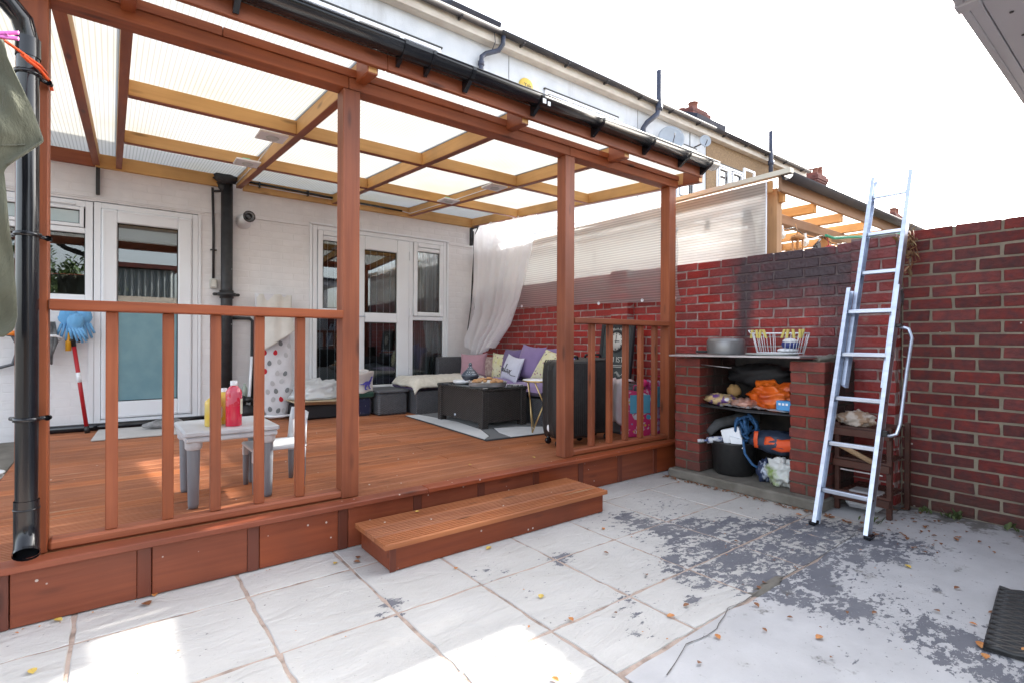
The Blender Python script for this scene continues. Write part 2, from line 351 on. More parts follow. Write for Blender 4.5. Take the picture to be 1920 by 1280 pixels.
def trans_mat(name, col, tr, tl, gl=.06, rib=None, ribs=0, warm=None):
    m = bpy.data.materials.new(name); m.use_nodes = True; n = m.node_tree.nodes; l = m.node_tree.links
    n.remove(n['Principled BSDF']); out = n['Material Output']
    t = n.new('ShaderNodeBsdfTransparent'); t.inputs[0].default_value = (.97, .98, .98, 1)
    d = n.new('ShaderNodeBsdfTranslucent'); d.inputs[0].default_value = (*col, 1)
    k = n.new('ShaderNodeBsdfDiffuse'); k.inputs[0].default_value = (*col, 1)
    g = n.new('ShaderNodeBsdfGlossy'); g.inputs[1].default_value = .18
    geo = n.new('ShaderNodeNewGeometry')
    def mx(f, a, b):
        x = n.new('ShaderNodeMixShader')
        if isinstance(f, (int, float)): x.inputs[0].default_value = f
        else: l.new(f, x.inputs[0])
        l.new(a, x.inputs[1]); l.new(b, x.inputs[2]); return x.outputs[0]
    base = mx(tl, k.outputs[0], d.outputs[0])
    fac = tr
    nz = n.new('ShaderNodeTexNoise'); nz.inputs['Scale'].default_value = 1.3; nz.inputs['Detail'].default_value = 5; l.new(geo.outputs['Position'], nz.inputs['Vector'])
    if rib:
        sp = n.new('ShaderNodeSeparateXYZ'); l.new(geo.outputs['Position'], sp.inputs[0])
        a = n.new('ShaderNodeMath'); a.operation = 'MULTIPLY'; a.inputs[1].default_value = 2*math.pi/ribs; l.new(sp.outputs[rib], a.inputs[0])
        b = n.new('ShaderNodeMath'); b.operation = 'SINE'; l.new(a.outputs[0], b.inputs[0])
        r = n.new('ShaderNodeMapRange'); r.inputs[1].default_value = .45; r.inputs[2].default_value = .95; r.inputs[3].default_value = tr; r.inputs[4].default_value = tr*.35
        l.new(b.outputs[0], r.inputs[0]); fac = r.outputs[0]
        cm = n.new('ShaderNodeMix'); cm.data_type = 'RGBA'; cm.inputs[6].default_value = (*col, 1); cm.inputs[7].default_value = (*(warm or col), 1)
        rr = n.new('ShaderNodeMapRange'); rr.inputs[1].default_value = .4; rr.inputs[2].default_value = .7; l.new(nz.outputs[0], rr.inputs[0]); l.new(rr.outputs[0], cm.inputs[0])
        cm2 = n.new('ShaderNodeMix'); cm2.data_type = 'RGBA'; cm2.blend_type = 'MULTIPLY'; l.new(cm.outputs[2], cm2.inputs[6]); cm2.inputs[7].default_value = (.70, .70, .70, 1)
        r2 = n.new('ShaderNodeMapRange'); r2.inputs[1].default_value = .3; r2.inputs[2].default_value = .95; l.new(b.outputs[0], r2.inputs[0]); l.new(r2.outputs[0], cm2.inputs[0])
        l.new(cm2.outputs[2], d.inputs[0]); l.new(cm2.outputs[2], k.inputs[0])
        bp = n.new('ShaderNodeBump'); bp.inputs['Strength'].default_value = .4; bp.inputs['Distance'].default_value = .004; l.new(b.outputs[0], bp.inputs['Height']); l.new(bp.outputs[0], g.inputs['Normal'])
    s1 = mx(fac, base, t.outputs[0]); s2 = mx(gl, s1, g.outputs[0])
    l.new(s2, out.inputs[0])
    class Q: pass
    q = Q(); q.m = m; return q
m_roof = trans_mat('twinwall_polycarbonate', (.285, .285, .277), .010, .80, .01, 'X', .0245, (.28, .265, .22))
m_side = trans_mat('ribbed_side_polycarbonate', (.80, .82, .83), .66, .62, .02, 'Z', .024, (.74, .77, .79))
m_clear = trans_mat('cloudy_clear_sheet', (.82, .84, .84), .06, .75, .03, 'Z', .024, (.72, .74, .73))
m_nroof = trans_mat('white_roof_sheet', (.93, .93, .93), .25, .8, .03)
m_curt = trans_mat('white_voile', (.93, .93, .96), .04, .55, .0)
m_bag = trans_mat('thin_white_plastic', (.82, .84, .86), .12, .5, .12)

def glass(name, tint=(.9, .95, .95), boost=1.35):
    m = bpy.data.materials.new(name); m.use_nodes = True; n = m.node_tree.nodes; l = m.node_tree.links
    n.remove(n['Principled BSDF']); f = n.new('ShaderNodeFresnel'); f.inputs[0].default_value = 1.75
    t = n.new('ShaderNodeBsdfTransparent'); t.inputs[0].default_value = (*tint, 1); g = n.new('ShaderNodeBsdfGlossy'); g.inputs[1].default_value = .0
    mu = n.new('ShaderNodeMath'); mu.operation = 'MULTIPLY'; mu.inputs[1].default_value = boost; mu.use_clamp = True; l.new(f.outputs[0], mu.inputs[0])
    x = n.new('ShaderNodeMixShader'); l.new(mu.outputs[0], x.inputs[0]); l.new(t.outputs[0], x.inputs[1]); l.new(g.outputs[0], x.inputs[2]); l.new(x.outputs[0], n['Material Output'].inputs[0])
    class Q: pass
    q = Q(); q.m = m; return q
m_glass = glass('window_glass', (.75, .80, .82), 1.6)
m_upglass = glass('sky_reflecting_glass', (.5, .6, .7), 5.0)
m_teal = Mat('teal_frosted_film', (.135, .27, .32), .35, col2=(.17, .31, .355), ns=(7, 7, 7), spec=.6)

# ------------------------------------------------------------------ bricks
_bm = {}
def brick_mesh(L, h, d, var, mat):
    k = (round(L, 2), round(h, 3), d, var, mat.m.name); fl = 'white' in k[4]
    if k in _bm: return _bm[k]
    b = MB(); b.obox((0, 0, 0), (k[0]/2, 0, 0), (0, d/2, 0), (0, 0, h/2), .0015 if fl else .004, 0, .0008 if fl else .0025)
    me = bpy.data.meshes.new('brick'); me.from_pydata([tuple(v) for v in b.v], [], b.f); me.materials.append(mat.m); me.update(); _bm[k] = me
    return me
def wall_bricks(parent, P0, U, N, u0, u1, z0, courses, mat, ch=.075, bl=.215, j=.010, dep=.05, holes=(), limit=300, wob=0.0, header=False, zfn=None, offs=0.0, hide=()):
    """bricks of one face; P0 + U*u + z up, N the outward normal"""
    P0, U, N = Vector(P0), Vector(U), Vector(N); ang = math.atan2(U.y, U.x)
    cand = []
    for c in range(courses):
        z = z0 + c*ch; zc = z + ch/2
        s = u0 - (bl+j)*(.5 if c % 2 else 0) + offs; segs = []
        while s < u1-.005:
            a, b = max(s, u0), min(s+bl, u1); s += bl+j
            if b-a > .025: segs.append((a, b))
        for h0, h1, hz0, hz1 in holes:
            if hz0-.01 < zc < hz1+.01:
                ns = []
                for a, b in segs:
                    if b <= h0 or a >= h1: ns.append((a, b)); continue
                    if h0-a > .03: ns.append((a, h0-.002))
                    if b-h1 > .03: ns.append((h1+.002, b))
                segs = ns
        for a, b in segs:
            p = P0 + U*((a+b)/2) + Vector((0, 0, zc)); p -= N*(dep/2)
            p += Vector((0, 0, rng.uniform(-wob, wob))) + N*rng.uniform(-.4, .6)*max(wob, .0008)
            cand.append((p, b-a))
    def vis(p):
        q = px(p)
        if q is None or not (-20 < q[0] < 1940 and -20 < q[1] < 1300): return False
        return not any(x0 < q[0] < x1 and y0 < q[1] < y1 for x0, x1, y0, y1 in hide)
    cand.sort(key=lambda t: (not vis(t[0]), (t[0]-CAM).length))
    rest = MB(); n = 0
    for p, L in cand:
        if n < limit and vis(p):
            o = bpy.data.objects.new('brick', brick_mesh(L, ch-j, dep, n % 4, mat)); _link(o, parent, p)
            o.rotation_euler = (rng.uniform(-1, 1)*wob*.8, rng.uniform(-1, 1)*wob*1.3, ang); n += 1
        else: rest.obox(p, U*L/2, N*dep/2, (0, 0, (ch-j)/2), .004)
    if rest.v: rest.build('bricks', mat, parent, kind='stuff')
    return n
def holed(mb, axis, u0, u1, z0, z1, d0, d1, holes, m=0):
    us = sorted({u0, u1, *[h[0] for h in holes], *[h[1] for h in holes]}); us = [u for u in us if u0 <= u <= u1]
    for a, b in zip(us, us[1:]):
        zs = [(z0, z1)]
        for h in holes:
            if h[0] < (a+b)/2 < h[1]:
                nz = []
                for p, q in zs:
                    if h[2] > p: nz.append((p, min(q, h[2])))
                    if h[3] < q: nz.append((max(p, h[3]), q))
                zs = [t for t in nz if t[1]-t[0] > .001]
        for p, q in zs:
            if axis == 'x': mb.box(a, b, d0, d1, p, q, m=m)
            else: mb.box(d0, d1, a, b, p, q, m=m)

# ------------------------------------------------------------------ ground and patio
b = MB(); b.box(-60, 60, -60, 120, -.5, -.06); b.build('ground', m_conc, kind='structure')
patio = props(thing('patio', 'x', None), kind='structure')
for k in ('label',): del patio[k]
b = MB(); b.box(-3, 3.6, 1.08, 2.95, -.055, -.0035); b.box(-3, 1.3, -1.9, 1.08, -.055, -.0035); b.build('joint_mortar', m_joint, patio)
xs = [-1.46, -1.01, -.56, -.11, .46, .90, 1.30, 1.74, 2.17, 2.64, 3.11, 3.56]
ys = [2.86, 2.40, 1.90, 1.44, 1.00, .55, .10, -.35]
def slab(x0, x1, y0, y1):
    b = MB(); g = .0055
    w = lambda: rng.uniform(-.004, .004)
    cx, cy = (x0+x1)/2, (y0+y1)/2; n = 8; pts = []
    for (ax, ay, bx, by) in ((x0+g, y0+g, x1-g, y0+g), (x1-g, y0+g, x1-g, y1-g), (x1-g, y1-g, x0+g, y1-g), (x0+g, y1-g, x0+g, y0+g)):
        for i in range(n): t = i/n; pts.append((ax+(bx-ax)*t+w(), ay+(by-ay)*t+w()))
    K = len(pts); top = [(cx+(p[0]-cx)*.982, cy+(p[1]-cy)*.982, .0+rng.uniform(-.0012, .0008)) for p in pts]
    vs = top+[(p[0], p[1], -.007+rng.uniform(0, .003)) for p in pts]+[(p[0], p[1], -.045) for p in pts]
    F = [tuple(range(K))]
    for r in range(2): F += [(r*K+i, (r+1)*K+i, (r+1)*K+(i+1) % K, r*K+(i+1) % K) for i in range(K)]
    b.add(vs, F); b.build('paving_slab', m_slab, patio, origin=(cx, cy, 0))
for i in range(len(xs)-1):
    for j in range(len(ys)-1):
        x0, x1, y1_, y0_ = xs[i], xs[i+1], ys[j], ys[j+1]
        if xs[i] >= 1.29:
            if j > 3: continue
            if j == 3: y0_ = 1.12
        if y0_ < .5 and (x0 > 1.3 or x0 < -1.1): continue
        q = px(((x0+x1)/2, (y0_+y1_)/2, 0))
        if q is None: continue
        if -260 < q[0] < 2100 and q[1] < 1700: slab(x0, x1, y0_, y1_)
# plain painted concrete to the right of the slabs, ragged front edge
e = [(1.31, 1.10)]+[(1.31+(3.75-1.31)*i/22, 1.11+rng.uniform(-.012, .012)+(.03 if i > 14 else 0)) for i in range(1, 22)]+[(4.3, 1.13), (4.3, -2.4), (1.31, -2.4)]
b = MB(); b.prism(e, lambda p, t: (p[0], p[1], t), -.05, -.001); b.box(3.57, 4.3, 1.14, 2.9, -.05, -.003); b.build('painted_concrete', m_cpaint, patio)
b = MB(); pts = [(1.42, 1.02), (1.62, 1.08), (1.8, 1.07), (1.98, 1.13), (2.1, 1.12), (2.3, 1.13), (2.7, 1.115), (3.1, 1.13), (3.3, 1.13)]
for (x, y), (x2, y2) in zip(pts, pts[1:]):
    n = 5
    for i in range(n):
        t, t2 = i/n, (i+1)/n; wd = .0012+.0028*abs(mnoise.noise(Vector((x+t, y, 3))*6))
        a, c = (x+(x2-x)*t, y+(y2-y)*t+.012*mnoise.noise(Vector((x+(x2-x)*t, 0, 0))*9)), (x+(x2-x)*t2, y+(y2-y)*t2+.012*mnoise.noise(Vector((x+(x2-x)*t2, 0, 0))*9))
        b.add([(a[0], a[1]-wd, .003), (c[0], c[1]-wd, .003), (c[0], c[1]+wd, .003), (a[0], a[1]+wd, .003)], [(0, 1, 2, 3)])
b.build('crack', Mat('crack_grey', (.12, .11, .10), .9), patio)
b = MB(); b.blob((2.3, 1.13, -.008), (.16, .03, .016), 8, amp=.3, fr=2); b.build('cement_patch', m_conc, patio)
b = MB(); b.box(-3, -.54, 2.95, 6.1, -.05, .20, .01); b.build('concrete_path', m_conc, kind='structure')

# ------------------------------------------------------------------ deck
deck = thing('wooden_deck', 'reddish brown raised timber deck with grooved boards under the canopy', 'deck', (0, 2.65, 0))
def board_profile(y0, w, zt, th, g=5):
    p = [(y0, zt-th), (y0, zt-.003), (y0+.003, zt)]
    st = (w-.02)/g
    for k in range(g):
        a = y0+.010+k*st+st*.3; p += [(a, zt), (a+.002, zt-.008), (a+st*.45-.002, zt-.008), (a+st*.45, zt)]
    p += [(y0+w-.003, zt), (y0+w, zt-.003), (y0+w, zt-th)]
    return p[::-1]
y = 2.703; k = 0
while y < 6.08:
    b = MB(); w = min(.122, 6.12-y); zt = .24+rng.uniform(-.001, .001)
    cuts = [-.52, 4.12]
    if k % 3 == 1: cuts = [-.52, 1.9, 4.12]
    if k % 3 == 2: cuts = [-.52, 2.75, 4.12]
    for a, c in zip(cuts, cuts[1:]):
        b = MB(); b.prism(board_profile(y, w, zt, .026), lambda p, t: (t, p[0], p[1]), a+.002, c-.002); b.build('deck_board', m_deck, deck)
    y += .127; k += 1
b = MB(); b.box(-.5, 4.1, 2.72, 6.1, .03, .20); b.build('under_frame', m_dark, deck)
for x0, x1 in ((-1.2, 1.42), (1.423, 4.13)):
    b = MB(); b.box(x0, x1, 2.612, 2.70, .215, .243, .004); b.build('nosing_board', m_fas, deck)
bt = [-.345, .088, .502, .923, 1.347, 1.78, 2.222, 2.640, 3.06, 3.49, 3.92]
prev = -1.2
for x in bt+[4.12]:
    b = MB(); b.box(prev+.002, x-.001, 2.648, 2.668, .004, .214, .002); b.build('fascia_panel', m_fas, deck)
    if x < 4:
        b = MB(); b.box(x, x+.048, 2.644, 2.668, .004, .2145, .002); b.build('fascia_batten', m_bat, deck)
    prev = x+.049
b = MB(); b.box(3.74, 4.12, 2.30, 2.60, 0, .02)
step = thing('deck_step', 'low reddish timber step with grooved treads in front of the deck', 'step', (1.75, 2.3, 0))
for i in range(3):
    b = MB(); y0 = 2.238+i*.127; b.prism(board_profile(y0, .124, .135, .024), lambda p, t: (t, p[0], p[1]), .998, 2.492); b.build('tread_board', m_deck, step)
b = MB(); b.box(1.03, 2.465, 2.252, 2.274, .002, .110, .002); b.build('riser', m_fas, step)
b = MB(); b.box(1.03, 1.052, 2.275, 2.61, .002, .110, .002); b.build('side_panel', m_fas, step)
b = MB(); b.box(2.443, 2.465, 2.275, 2.61, .002, .110, .002); b.build('side_panel', m_fas, step)
b = MB(); b.box(1.023, 1.054, 2.245, 2.2515, .002, .109, .002); b.build('corner_batten', m_bat, step)

# ------------------------------------------------------------------ railings
def railing(label, x0, x1, xsb, zt, zb=.285):
    t = thing('railing', label, 'railing', ((x0+x1)/2, 2.75, .24), 'timber railings on the deck front')
    b = MB(); b.box(x0, x1, 2.700, 2.80, zt-.042, zt, .004); b.build('handrail', m_redx, t)
    b = MB(); b.box(x0, x1, 2.712, 2.79, .244, zb, .010); b.build('bottom_rail', m_redx, t)
    for x in xsb:
        b = MB(); b.box(x-.021, x+.021, 2.733, 2.773, zb+.0005, zt-.0425, .003); b.build('baluster', m_redz, t)
    return t
railing('long timber railing with five balusters left of the step', -.193, .968, [.003, .2, .384, .570, .760], 1.230)
railing('short timber railing with five balusters beside the brick barbecue', 2.656, 3.778, [2.88, 3.08, 3.268, 3.456, 3.640], 1.246)

# ------------------------------------------------------------------ canopy
can = thing('canopy', 'timber lean-to canopy with polycarbonate roof and black gutter over the deck', 'canopy', (1.9, 2.75, 0))
for x0, x1 in ((-.29, -.195), (.962, 1.054), (2.562, 2.654), (3.78, 3.872)):
    b = MB(); b.box(x0, x1, 2.708, 2.80, .242, 2.40, .004); b.build('post', m_redz, can)
for x0, x1 in ((-1.3, .99), (.993, 2.60), (2.603, 3.90)):
    b = MB(); b.box(x0, x1, 2.705, 2.802, 2.401, 2.462, .003); b.build('front_beam', m_redx, can)
for x0, x1 in ((-1.3, .4), (.402, 1.7), (1.702, 2.9), (2.902, 3.90)):
    b = MB(); b.box(x0, x1, 2.697, 2.792, 2.464, 2.505, .003); b.build('wall_plate', m_redx, can)
for x0, x1 in ((-1.3, 1.12), (1.122, 3.97)):
    b = MB(); b.box(x0, x1, 2.512, 2.540, 2.462, 2.612, .003); b.build('gutter_board', m_redx, can)
zb = lambda y: 2.435+(y-2.55)*.0632      # underside of the rafters
RAF = [(-1.15, .05), (-.135, .05), (.03, .045), (1.03, .05), (2.03, .05), (3.0, .05), (3.96, .05)]
for i, (x, w) in enumerate(RAF):
    y0, y1 = 2.541, 6.075; xn = -.075 if i == 1 else 0
    b = MB(); b.beam((x+w/2+xn, y0, zb(y0)+.052), (x+w/2, y1, zb(y1)+.052), w, .10, .003); b.build('rafter', m_piney if i else m_redy, can)
    b = MB(); b.beam((x+w/2+xn, y0, zb(y0)-.0015), (x+w/2, y1, zb(y1)-.0015), w*.99, .004); b.build('rafter_underside', m_redy, can)
    if i: 
        b = MB(); b.beam((x+w/2+xn, 2.5415, zb(2.55)+.052), (x+w/2+xn, 2.70, zb(2.70)+.052), w+.006, .104, .002); b.build('rafter_tail', m_redy, can)
for y in (3.87, 5.05):
    for (x, w), (x2, w2) in zip(RAF[2:], RAF[3:]):
        yy = y+rng.uniform(-.02, .02); z = zb(yy)
        b = MB(); b.box(x+w+.001, x2-.001, yy-.022, yy+.022, z+.003, z+.096, .003); b.build('noggin', m_pinex, can)
        b = MB(); b.box(x+w+.001, x2-.001, yy-.0215, yy+.0215, z-.002, z+.0025); b.build('noggin_underside', m_redx, can)
for x0, x1, mt in ((-1.3, -.12, m_redx), (-.118, .98, m_pinex), (1.10, 4.05, m_pinex)):
    b = MB(); b.box(x0, x1, 6.078, 6.125, 2.645, 2.775, .003); b.build('wall_ledger', mt, can)
zr = lambda y: zb(y)+.106
xr = [-1.3, .052, 1.055, 2.055, 3.025, 4.03]
for a, c in zip(xr, xr[1:]):
    b = MB(); n = 8
    y0, y1 = 2.47, 6.13
    b.add([(a+.003, y0, zr(y0)), (c-.003, y0, zr(y0)), (c-.003, y1, zr(y1)), (a+.003, y1, zr(y1))], [(0, 1, 2, 3)])
    b.build('roof_sheet', m_roof, can, solid=0)
    if a > -1:
        b = MB(); b.box(a-.02, a+.02, y0, y1, 0, .004)
        b = MB(); b.beam((a, y0, zr(y0)+.006), (a, y1, zr(y1)+.006), .04, .006); b.build('glazing_bar', m_white, can)
# side sheet, ribbed horizontally
for y0, y1, z0, z1, zz0, zz1 in ((3.92, 6.10, 1.50, 1.47, 2.50, 2.64), (2.76, 3.925, 1.47, 1.43, 2.43, 2.50)):
    b = MB(); n = 46
    def fn(u, v, y0=y0, y1=y1, z0=z0, z1=z1, zz0=zz0, zz1=zz1):
        yy = y0+(y1-y0)*v; lo = z1+(z0-z1)*v; hi = zz0+(zz1-zz0)*v
        if y0 < 3 and v == 0: yy += .02*math.sin(u*9)+.10*u
        return (4.025, yy, lo+(hi-lo)*u)
    b.grid(fn, n*2, 6); b.build('side_sheet', m_side, can)
for y in (5.02, 3.74, 3.18, 2.82):
    b = MB(); b.lathe((4.018, y, 1.50 if y > 4 else 1.465), [(0, -.006), (.014, -.004), (.017, .004)], 14, axis=(-1, 0, 0)); b.build('washer', m_white, can)
# gutter and its fittings
GY, GZ, GR = 2.452, 2.575, .056
b = MB()
prof = [(GR*math.cos(t), GR*math.sin(t)) for t in [math.pi+math.pi*i/14 for i in range(15)]]
prof2 = [((GR-.003)*c/GR, (GR-.003)*s_/GR) for c, s_ in prof][::-1]
full = prof+[(GR+.004, .004), (GR+.004, -.001)]+prof2+[(-GR-.004, -.001), (-GR-.004, .004)]
full = prof+prof2
b.prism(full, lambda p, t: (t, GY+p[0], GZ+p[1]), -1.3, 4.04, sm=True)
b.tube([(-1.3, GY-GR, GZ), (4.04, GY-GR, GZ)], .004, 6); b.tube([(-1.3, GY+GR, GZ), (4.04, GY+GR, GZ)], .004, 6)
gut = b.build('gutter', m_black, can)
b = MB(); b.prism(prof+[(0, .002)], lambda p, t: (t, GY+p[0], GZ+p[1]), 4.038, 4.044); b.build('end_cap', m_black, gut)
for x in (-.2, .42, 1.58, 2.08, 2.62, 3.17, 3.62, 3.93):
    b = MB(); r2 = GR+.005
    pr = [(r2*math.cos(t), r2*math.sin(t)) for t in [math.pi+math.pi*i/12 for i in range(13)]]
    pi2 = [(a*GR*1.01/r2, c*GR*1.01/r2) for a, c in pr][::-1]
    b.prism(pr+pi2, lambda p, t: (t, GY+p[0], GZ+p[1]), x-.011, x+.011)
    b.prism([(-.02, -GR), (.058, -GR*.2), (.058, -.098), (.045, -.102)], lambda p, t: (t, GY+p[0], GZ+p[1]), x-.012, x+.012)
    b.build('gutter_bracket', m_black, gut)
b = MB(); r2 = GR+.004
pr = [(r2*math.cos(t), r2*math.sin(t)) for t in [math.pi+math.pi*i/12 for i in range(13)]]; pi2 = [(a*GR*1.01/r2, c*GR*1.01/r2) for a, c in pr][::-1]
b.prism(pr+pi2, lambda p, t: (t, GY+p[0], GZ+p[1]), 1.17, 1.33)
for x in (1.17, 1.33):
    r3 = GR+.010; p3 = [(r3*math.cos(t), r3*math.sin(t)) for t in [math.pi+math.pi*i/12 for i in range(13)]]; p4 = [(a*GR/r3, c*GR/r3) for a, c in p3][::-1]
    b.prism(p3+p4, lambda p, t: (t, GY+p[0], GZ+p[1]), x-.008, x+.008); b.prism([(-.01, -GR), (.05, -GR*.3), (.05, -.09)], lambda p, t: (t, GY+p[0], GZ+p[1]), x-.01, x+.01)
b.build('gutter_union', m_black, gut)
b = MB(); b.box(2.075, 2.10, GY-.058, GY-.054, 2.52, 2.548); b.box(2.115, 2.135, GY-.058, GY-.054, 2.515, 2.54); b.build('sticker', m_white, gut)
# downpipe
b = MB(); DX, DY = -.248, 2.640
b.tube([(-.62, 2.452, 2.50), (-.60, 2.46, 2.44), (-.52, 2.49, 2.38), (-.36, 2.57, 2.315), (-.30, 2.60, 2.29), (-.263, 2.625, 2.25), (DX, DY, 2.18), (DX, DY, 1.5), (DX, DY, .46), (DX, DY, .36), (DX+.002, DY-.012, .325), (DX+.004, DY-.045, .292)], .0335, 18, cap=False)
dp = b.build('downpipe', m_black, can)
b = MB(); b.tube([(DX, DY, .475), (DX, DY, .40), (DX, DY, .362), (DX+.002, DY-.014, .325), (DX+.004, DY-.048, .290)], .0375, 18, cap=False); b.tube([(DX+.004, DY-.044, .2935), (DX+.004, DY-.052, .287)], .040, 18, cap=False)
b.tube([(DX, DY, .44), (DX, DY, .446)], .0395, 18); b.build('shoe', m_black, dp)
b = MB(); b.tube([(-.43, 2.535, 2.345), (-.37, 2.567, 2.318)], .039, 16, cap=False); b.build('pipe_socket', m_black, dp)
b = MB(); b.tube([(DX, DY, 2.19), (DX, DY, 2.12)], .037, 16, cap=False); b.build('pipe_socket', m_black, dp)
for z in (1.462, .776, 2.06):
    b = MB(); b.lathe((DX, DY, z), [(.036, -.008), (.0405, -.007), (.0405, .007), (.036, .008)], 18)
    b.tube([(DX+.03, DY+.02, z), (DX+.062, DY+.055, z-.004)], .008, 8); b.tube([(DX-.03, DY+.02, z), (DX-.05, DY+.055, z)], .008, 8)
    b.lathe((DX+.055, DY+.03, z-.003), [(.0, -.012), (.011, -.01), (.011, .0)], 10, axis=(0, -1, 0)); b.build('pipe_clip', m_black, dp)

# ceiling lights fixed between the rafters
m_lens = Mat('pale_lens', (.55, .56, .55), .3); m_fitting = Mat('white_fitting', (.78, .76, .78), .4)
for lab, x, y in (('square white ceiling light nearest the long railing, against the noggin', .915, 4.02), ('square white ceiling light above the black drainpipe with a green tag', .925, 4.93),
                  ('square white ceiling light over the sofa with a green tag', 2.90, 4.90), ('square white ceiling light over the deck beside the middle post', 2.89, 4.03)):
    z = zb(y)-.006; t = thing('ceiling_light', lab, 'ceiling light', (x, y, z), 'ceiling lights under the canopy roof')
    b = MB(); b.box(x-.10, x+.09, y-.085, y+.085, z, z+.016, .003); b.build('plate', m_fitting, t)
    b = MB(); b.lathe((x, y, z), [(.042, .001), (.045, -.004), (.038, -.006), (.034, -.002)], 24); b.lathe((x, y, z-.001), [(0, -.001), (.036, -.001)], 20); b.build('lens', m_lens, t)
    if 'green' in lab: b = MB(); b.box(x-.04, x+.02, y+.0, y+.03, z+.017, z+.05, .004); b.build('connector', Mat('green_connector', (.12, .5, .30), .5), t)
b = MB()
def cab(pts, r=.005): b.tube(pts, r, 6)
cab([(.99, 4.2, zb(4.2)+.07), (1.02, 5.0, zb(5)+.05), (1.02, 6.0, zb(6)+.03)]); cab([(2.98, 4.1, zb(4.1)+.05), (2.985, 5.0, zb(5)+.03), (2.985, 6.0, zb(6)+.02), (2.9, 6.06, 2.70), (2.0, 6.062, 2.70), (1.15, 6.062, 2.71)])
b.thing('ceiling_cable', m_fitting, 'thin white cable clipped along the rafters to the ceiling lights', 'cable')
b = MB(); b.tube([(1.12, 6.05, 2.735), (2.05, 6.05, 2.715), (2.9, 6.05, 2.70)], .012, 8)
for x in (1.25, 1.75, 2.3): b.box(x-.008, x+.008, 6.035, 6.078, 2.69, 2.75)
b.thing('black_conduit', m_black, 'black conduit running along the wall ledger above the glazed door', 'conduit')
for lab, x, y in (('black steel angle bracket under the ledger above the back door', -.10, 6.10), ('black steel angle bracket in the corner behind the white curtain', 3.99, 6.10)):
    b = MB(); b.box(x-.015, x+.015, y-.0, y+.05, 2.40, 2.644, .002)
    if x > 2: b.box(x-.01, x+.01, y-.16, y, 2.62, 2.644); b.beam((x, y-.14, 2.62), (x, y, 2.46), .012, .012)
    b.thing('wall_bracket', m_iron, lab, 'bracket', 'wall brackets under the ledger')

# ------------------------------------------------------------------ the house behind the deck
HY = 6.16
house = thing('terraced_house', 'white painted brick house with back door and glazed door behind the deck', 'house', (1, HY, 0))
HOLES = [(-1.0, -.13, 1.40, 2.34), (-.129, .70, .27, 2.35), (1.83, 3.62, .30, 2.43)]
wall_bricks(house, (0, HY, 0), (1, 0, 0), (0, -1, 0), -2.2, 4.14, .24, 34, m_wpaint, holes=HOLES, dep=.045, wob=.0006, limit=300,
            hide=[(640, 2000, 0, 150), (60, 900, 0, 300)])
b = MB(); holed(b, 'x', -3, 4.3, -.05, 2.80, HY+.0012, HY+.24, HOLES); b.build('mortar_wall', m_wmortar, house)
b = MB(); holed(b, 'x', -3, 4.3, 2.80, 5.30, HY-.001, HY+.24, [(1.35, 3.50, 3.9, 5.0), (-1.2, .4, 3.9, 5.0)]); b.build('rendered_wall', m_render, house)
b = MB(); b.box(-3, 4.3, 6.9, 6.93, .25, 5.2); b.box(-3, 4.3, 6.41, 6.9, .20, .24); b.box(-3, 4.3, 6.41, 6.9, 2.78, 2.82); b.build('dark_room', m_dark, house)
def ring(b, x0, x1, z0, z1, w, y0, y1, c=.004, wb=None):
    wb = wb or w
    b.box(x0, x0+w, y0, y1, z0, z1, c); b.box(x1-w, x1, y0, y1, z0, z1, c)
    b.box(x0+w+.0005, x1-w-.0005, y0, y1, z1-w, z1, c); b.box(x0+w+.0005, x1-w-.0005, y0, y1, z0, z0+wb, c)
def pane(parent, x0, x1, z0, z1, y, mat=None, name='pane'):
    b = MB(); b.box(x0, x1, y, y+.006, z0, z1); return b.build(name, mat or m_glass, parent)
m_seal = Mat('dark_seal', (.03, .03, .03), .6)
def seal(parent, x0, x1, z0, z1, y):
    b = MB(); ring(b, x0, x1, z0, z1, .007, y, y+.004, 0); b.build('seal', m_seal, parent)
# small kitchen window
b = MB(); ring(b, -1.0, -.135, 1.42, 2.33, .055, HY-.012, HY+.07, .004); b.box(-.944, -.191, HY-.012, HY+.07, 2.035, 2.085, .004); ring(b, -.93, -.20, 2.088, 2.272, .03, HY-.024, HY+.02, .004)
b.box(-.5, -.26, HY-.030, HY-.012, 2.285, 2.30, .002)
w1 = b.build('window', m_white, house)
pane(w1, -.90, -.23, 2.118, 2.242, HY+.002, Mat('pale_frosted_pane', (.42, .52, .54), .2, col2=(.5, .58, .6), ns=(2, 2, 9)))
seal(w1, -.90, -.23, 2.118, 2.242, HY-.003)
pane(w1, -.945, -.19, 1.475, 2.035, HY+.02); seal(w1, -.945, -.19, 1.475, 2.035, HY+.012)
b = MB(); b.box(-1.02, -.125, HY-.05, HY+.03, 1.385, 1.418, .006); b.build('window_sill', m_white, house)
b = MB(); b.box(-1.4, 4.1, HY-.012, HY+.01, 2.375, 2.383, .001)
b.box(-1.4, .76, HY-.010, HY+.001, 2.36, 2.374, .002); b.build('lintel_line', m_wpaint, house)
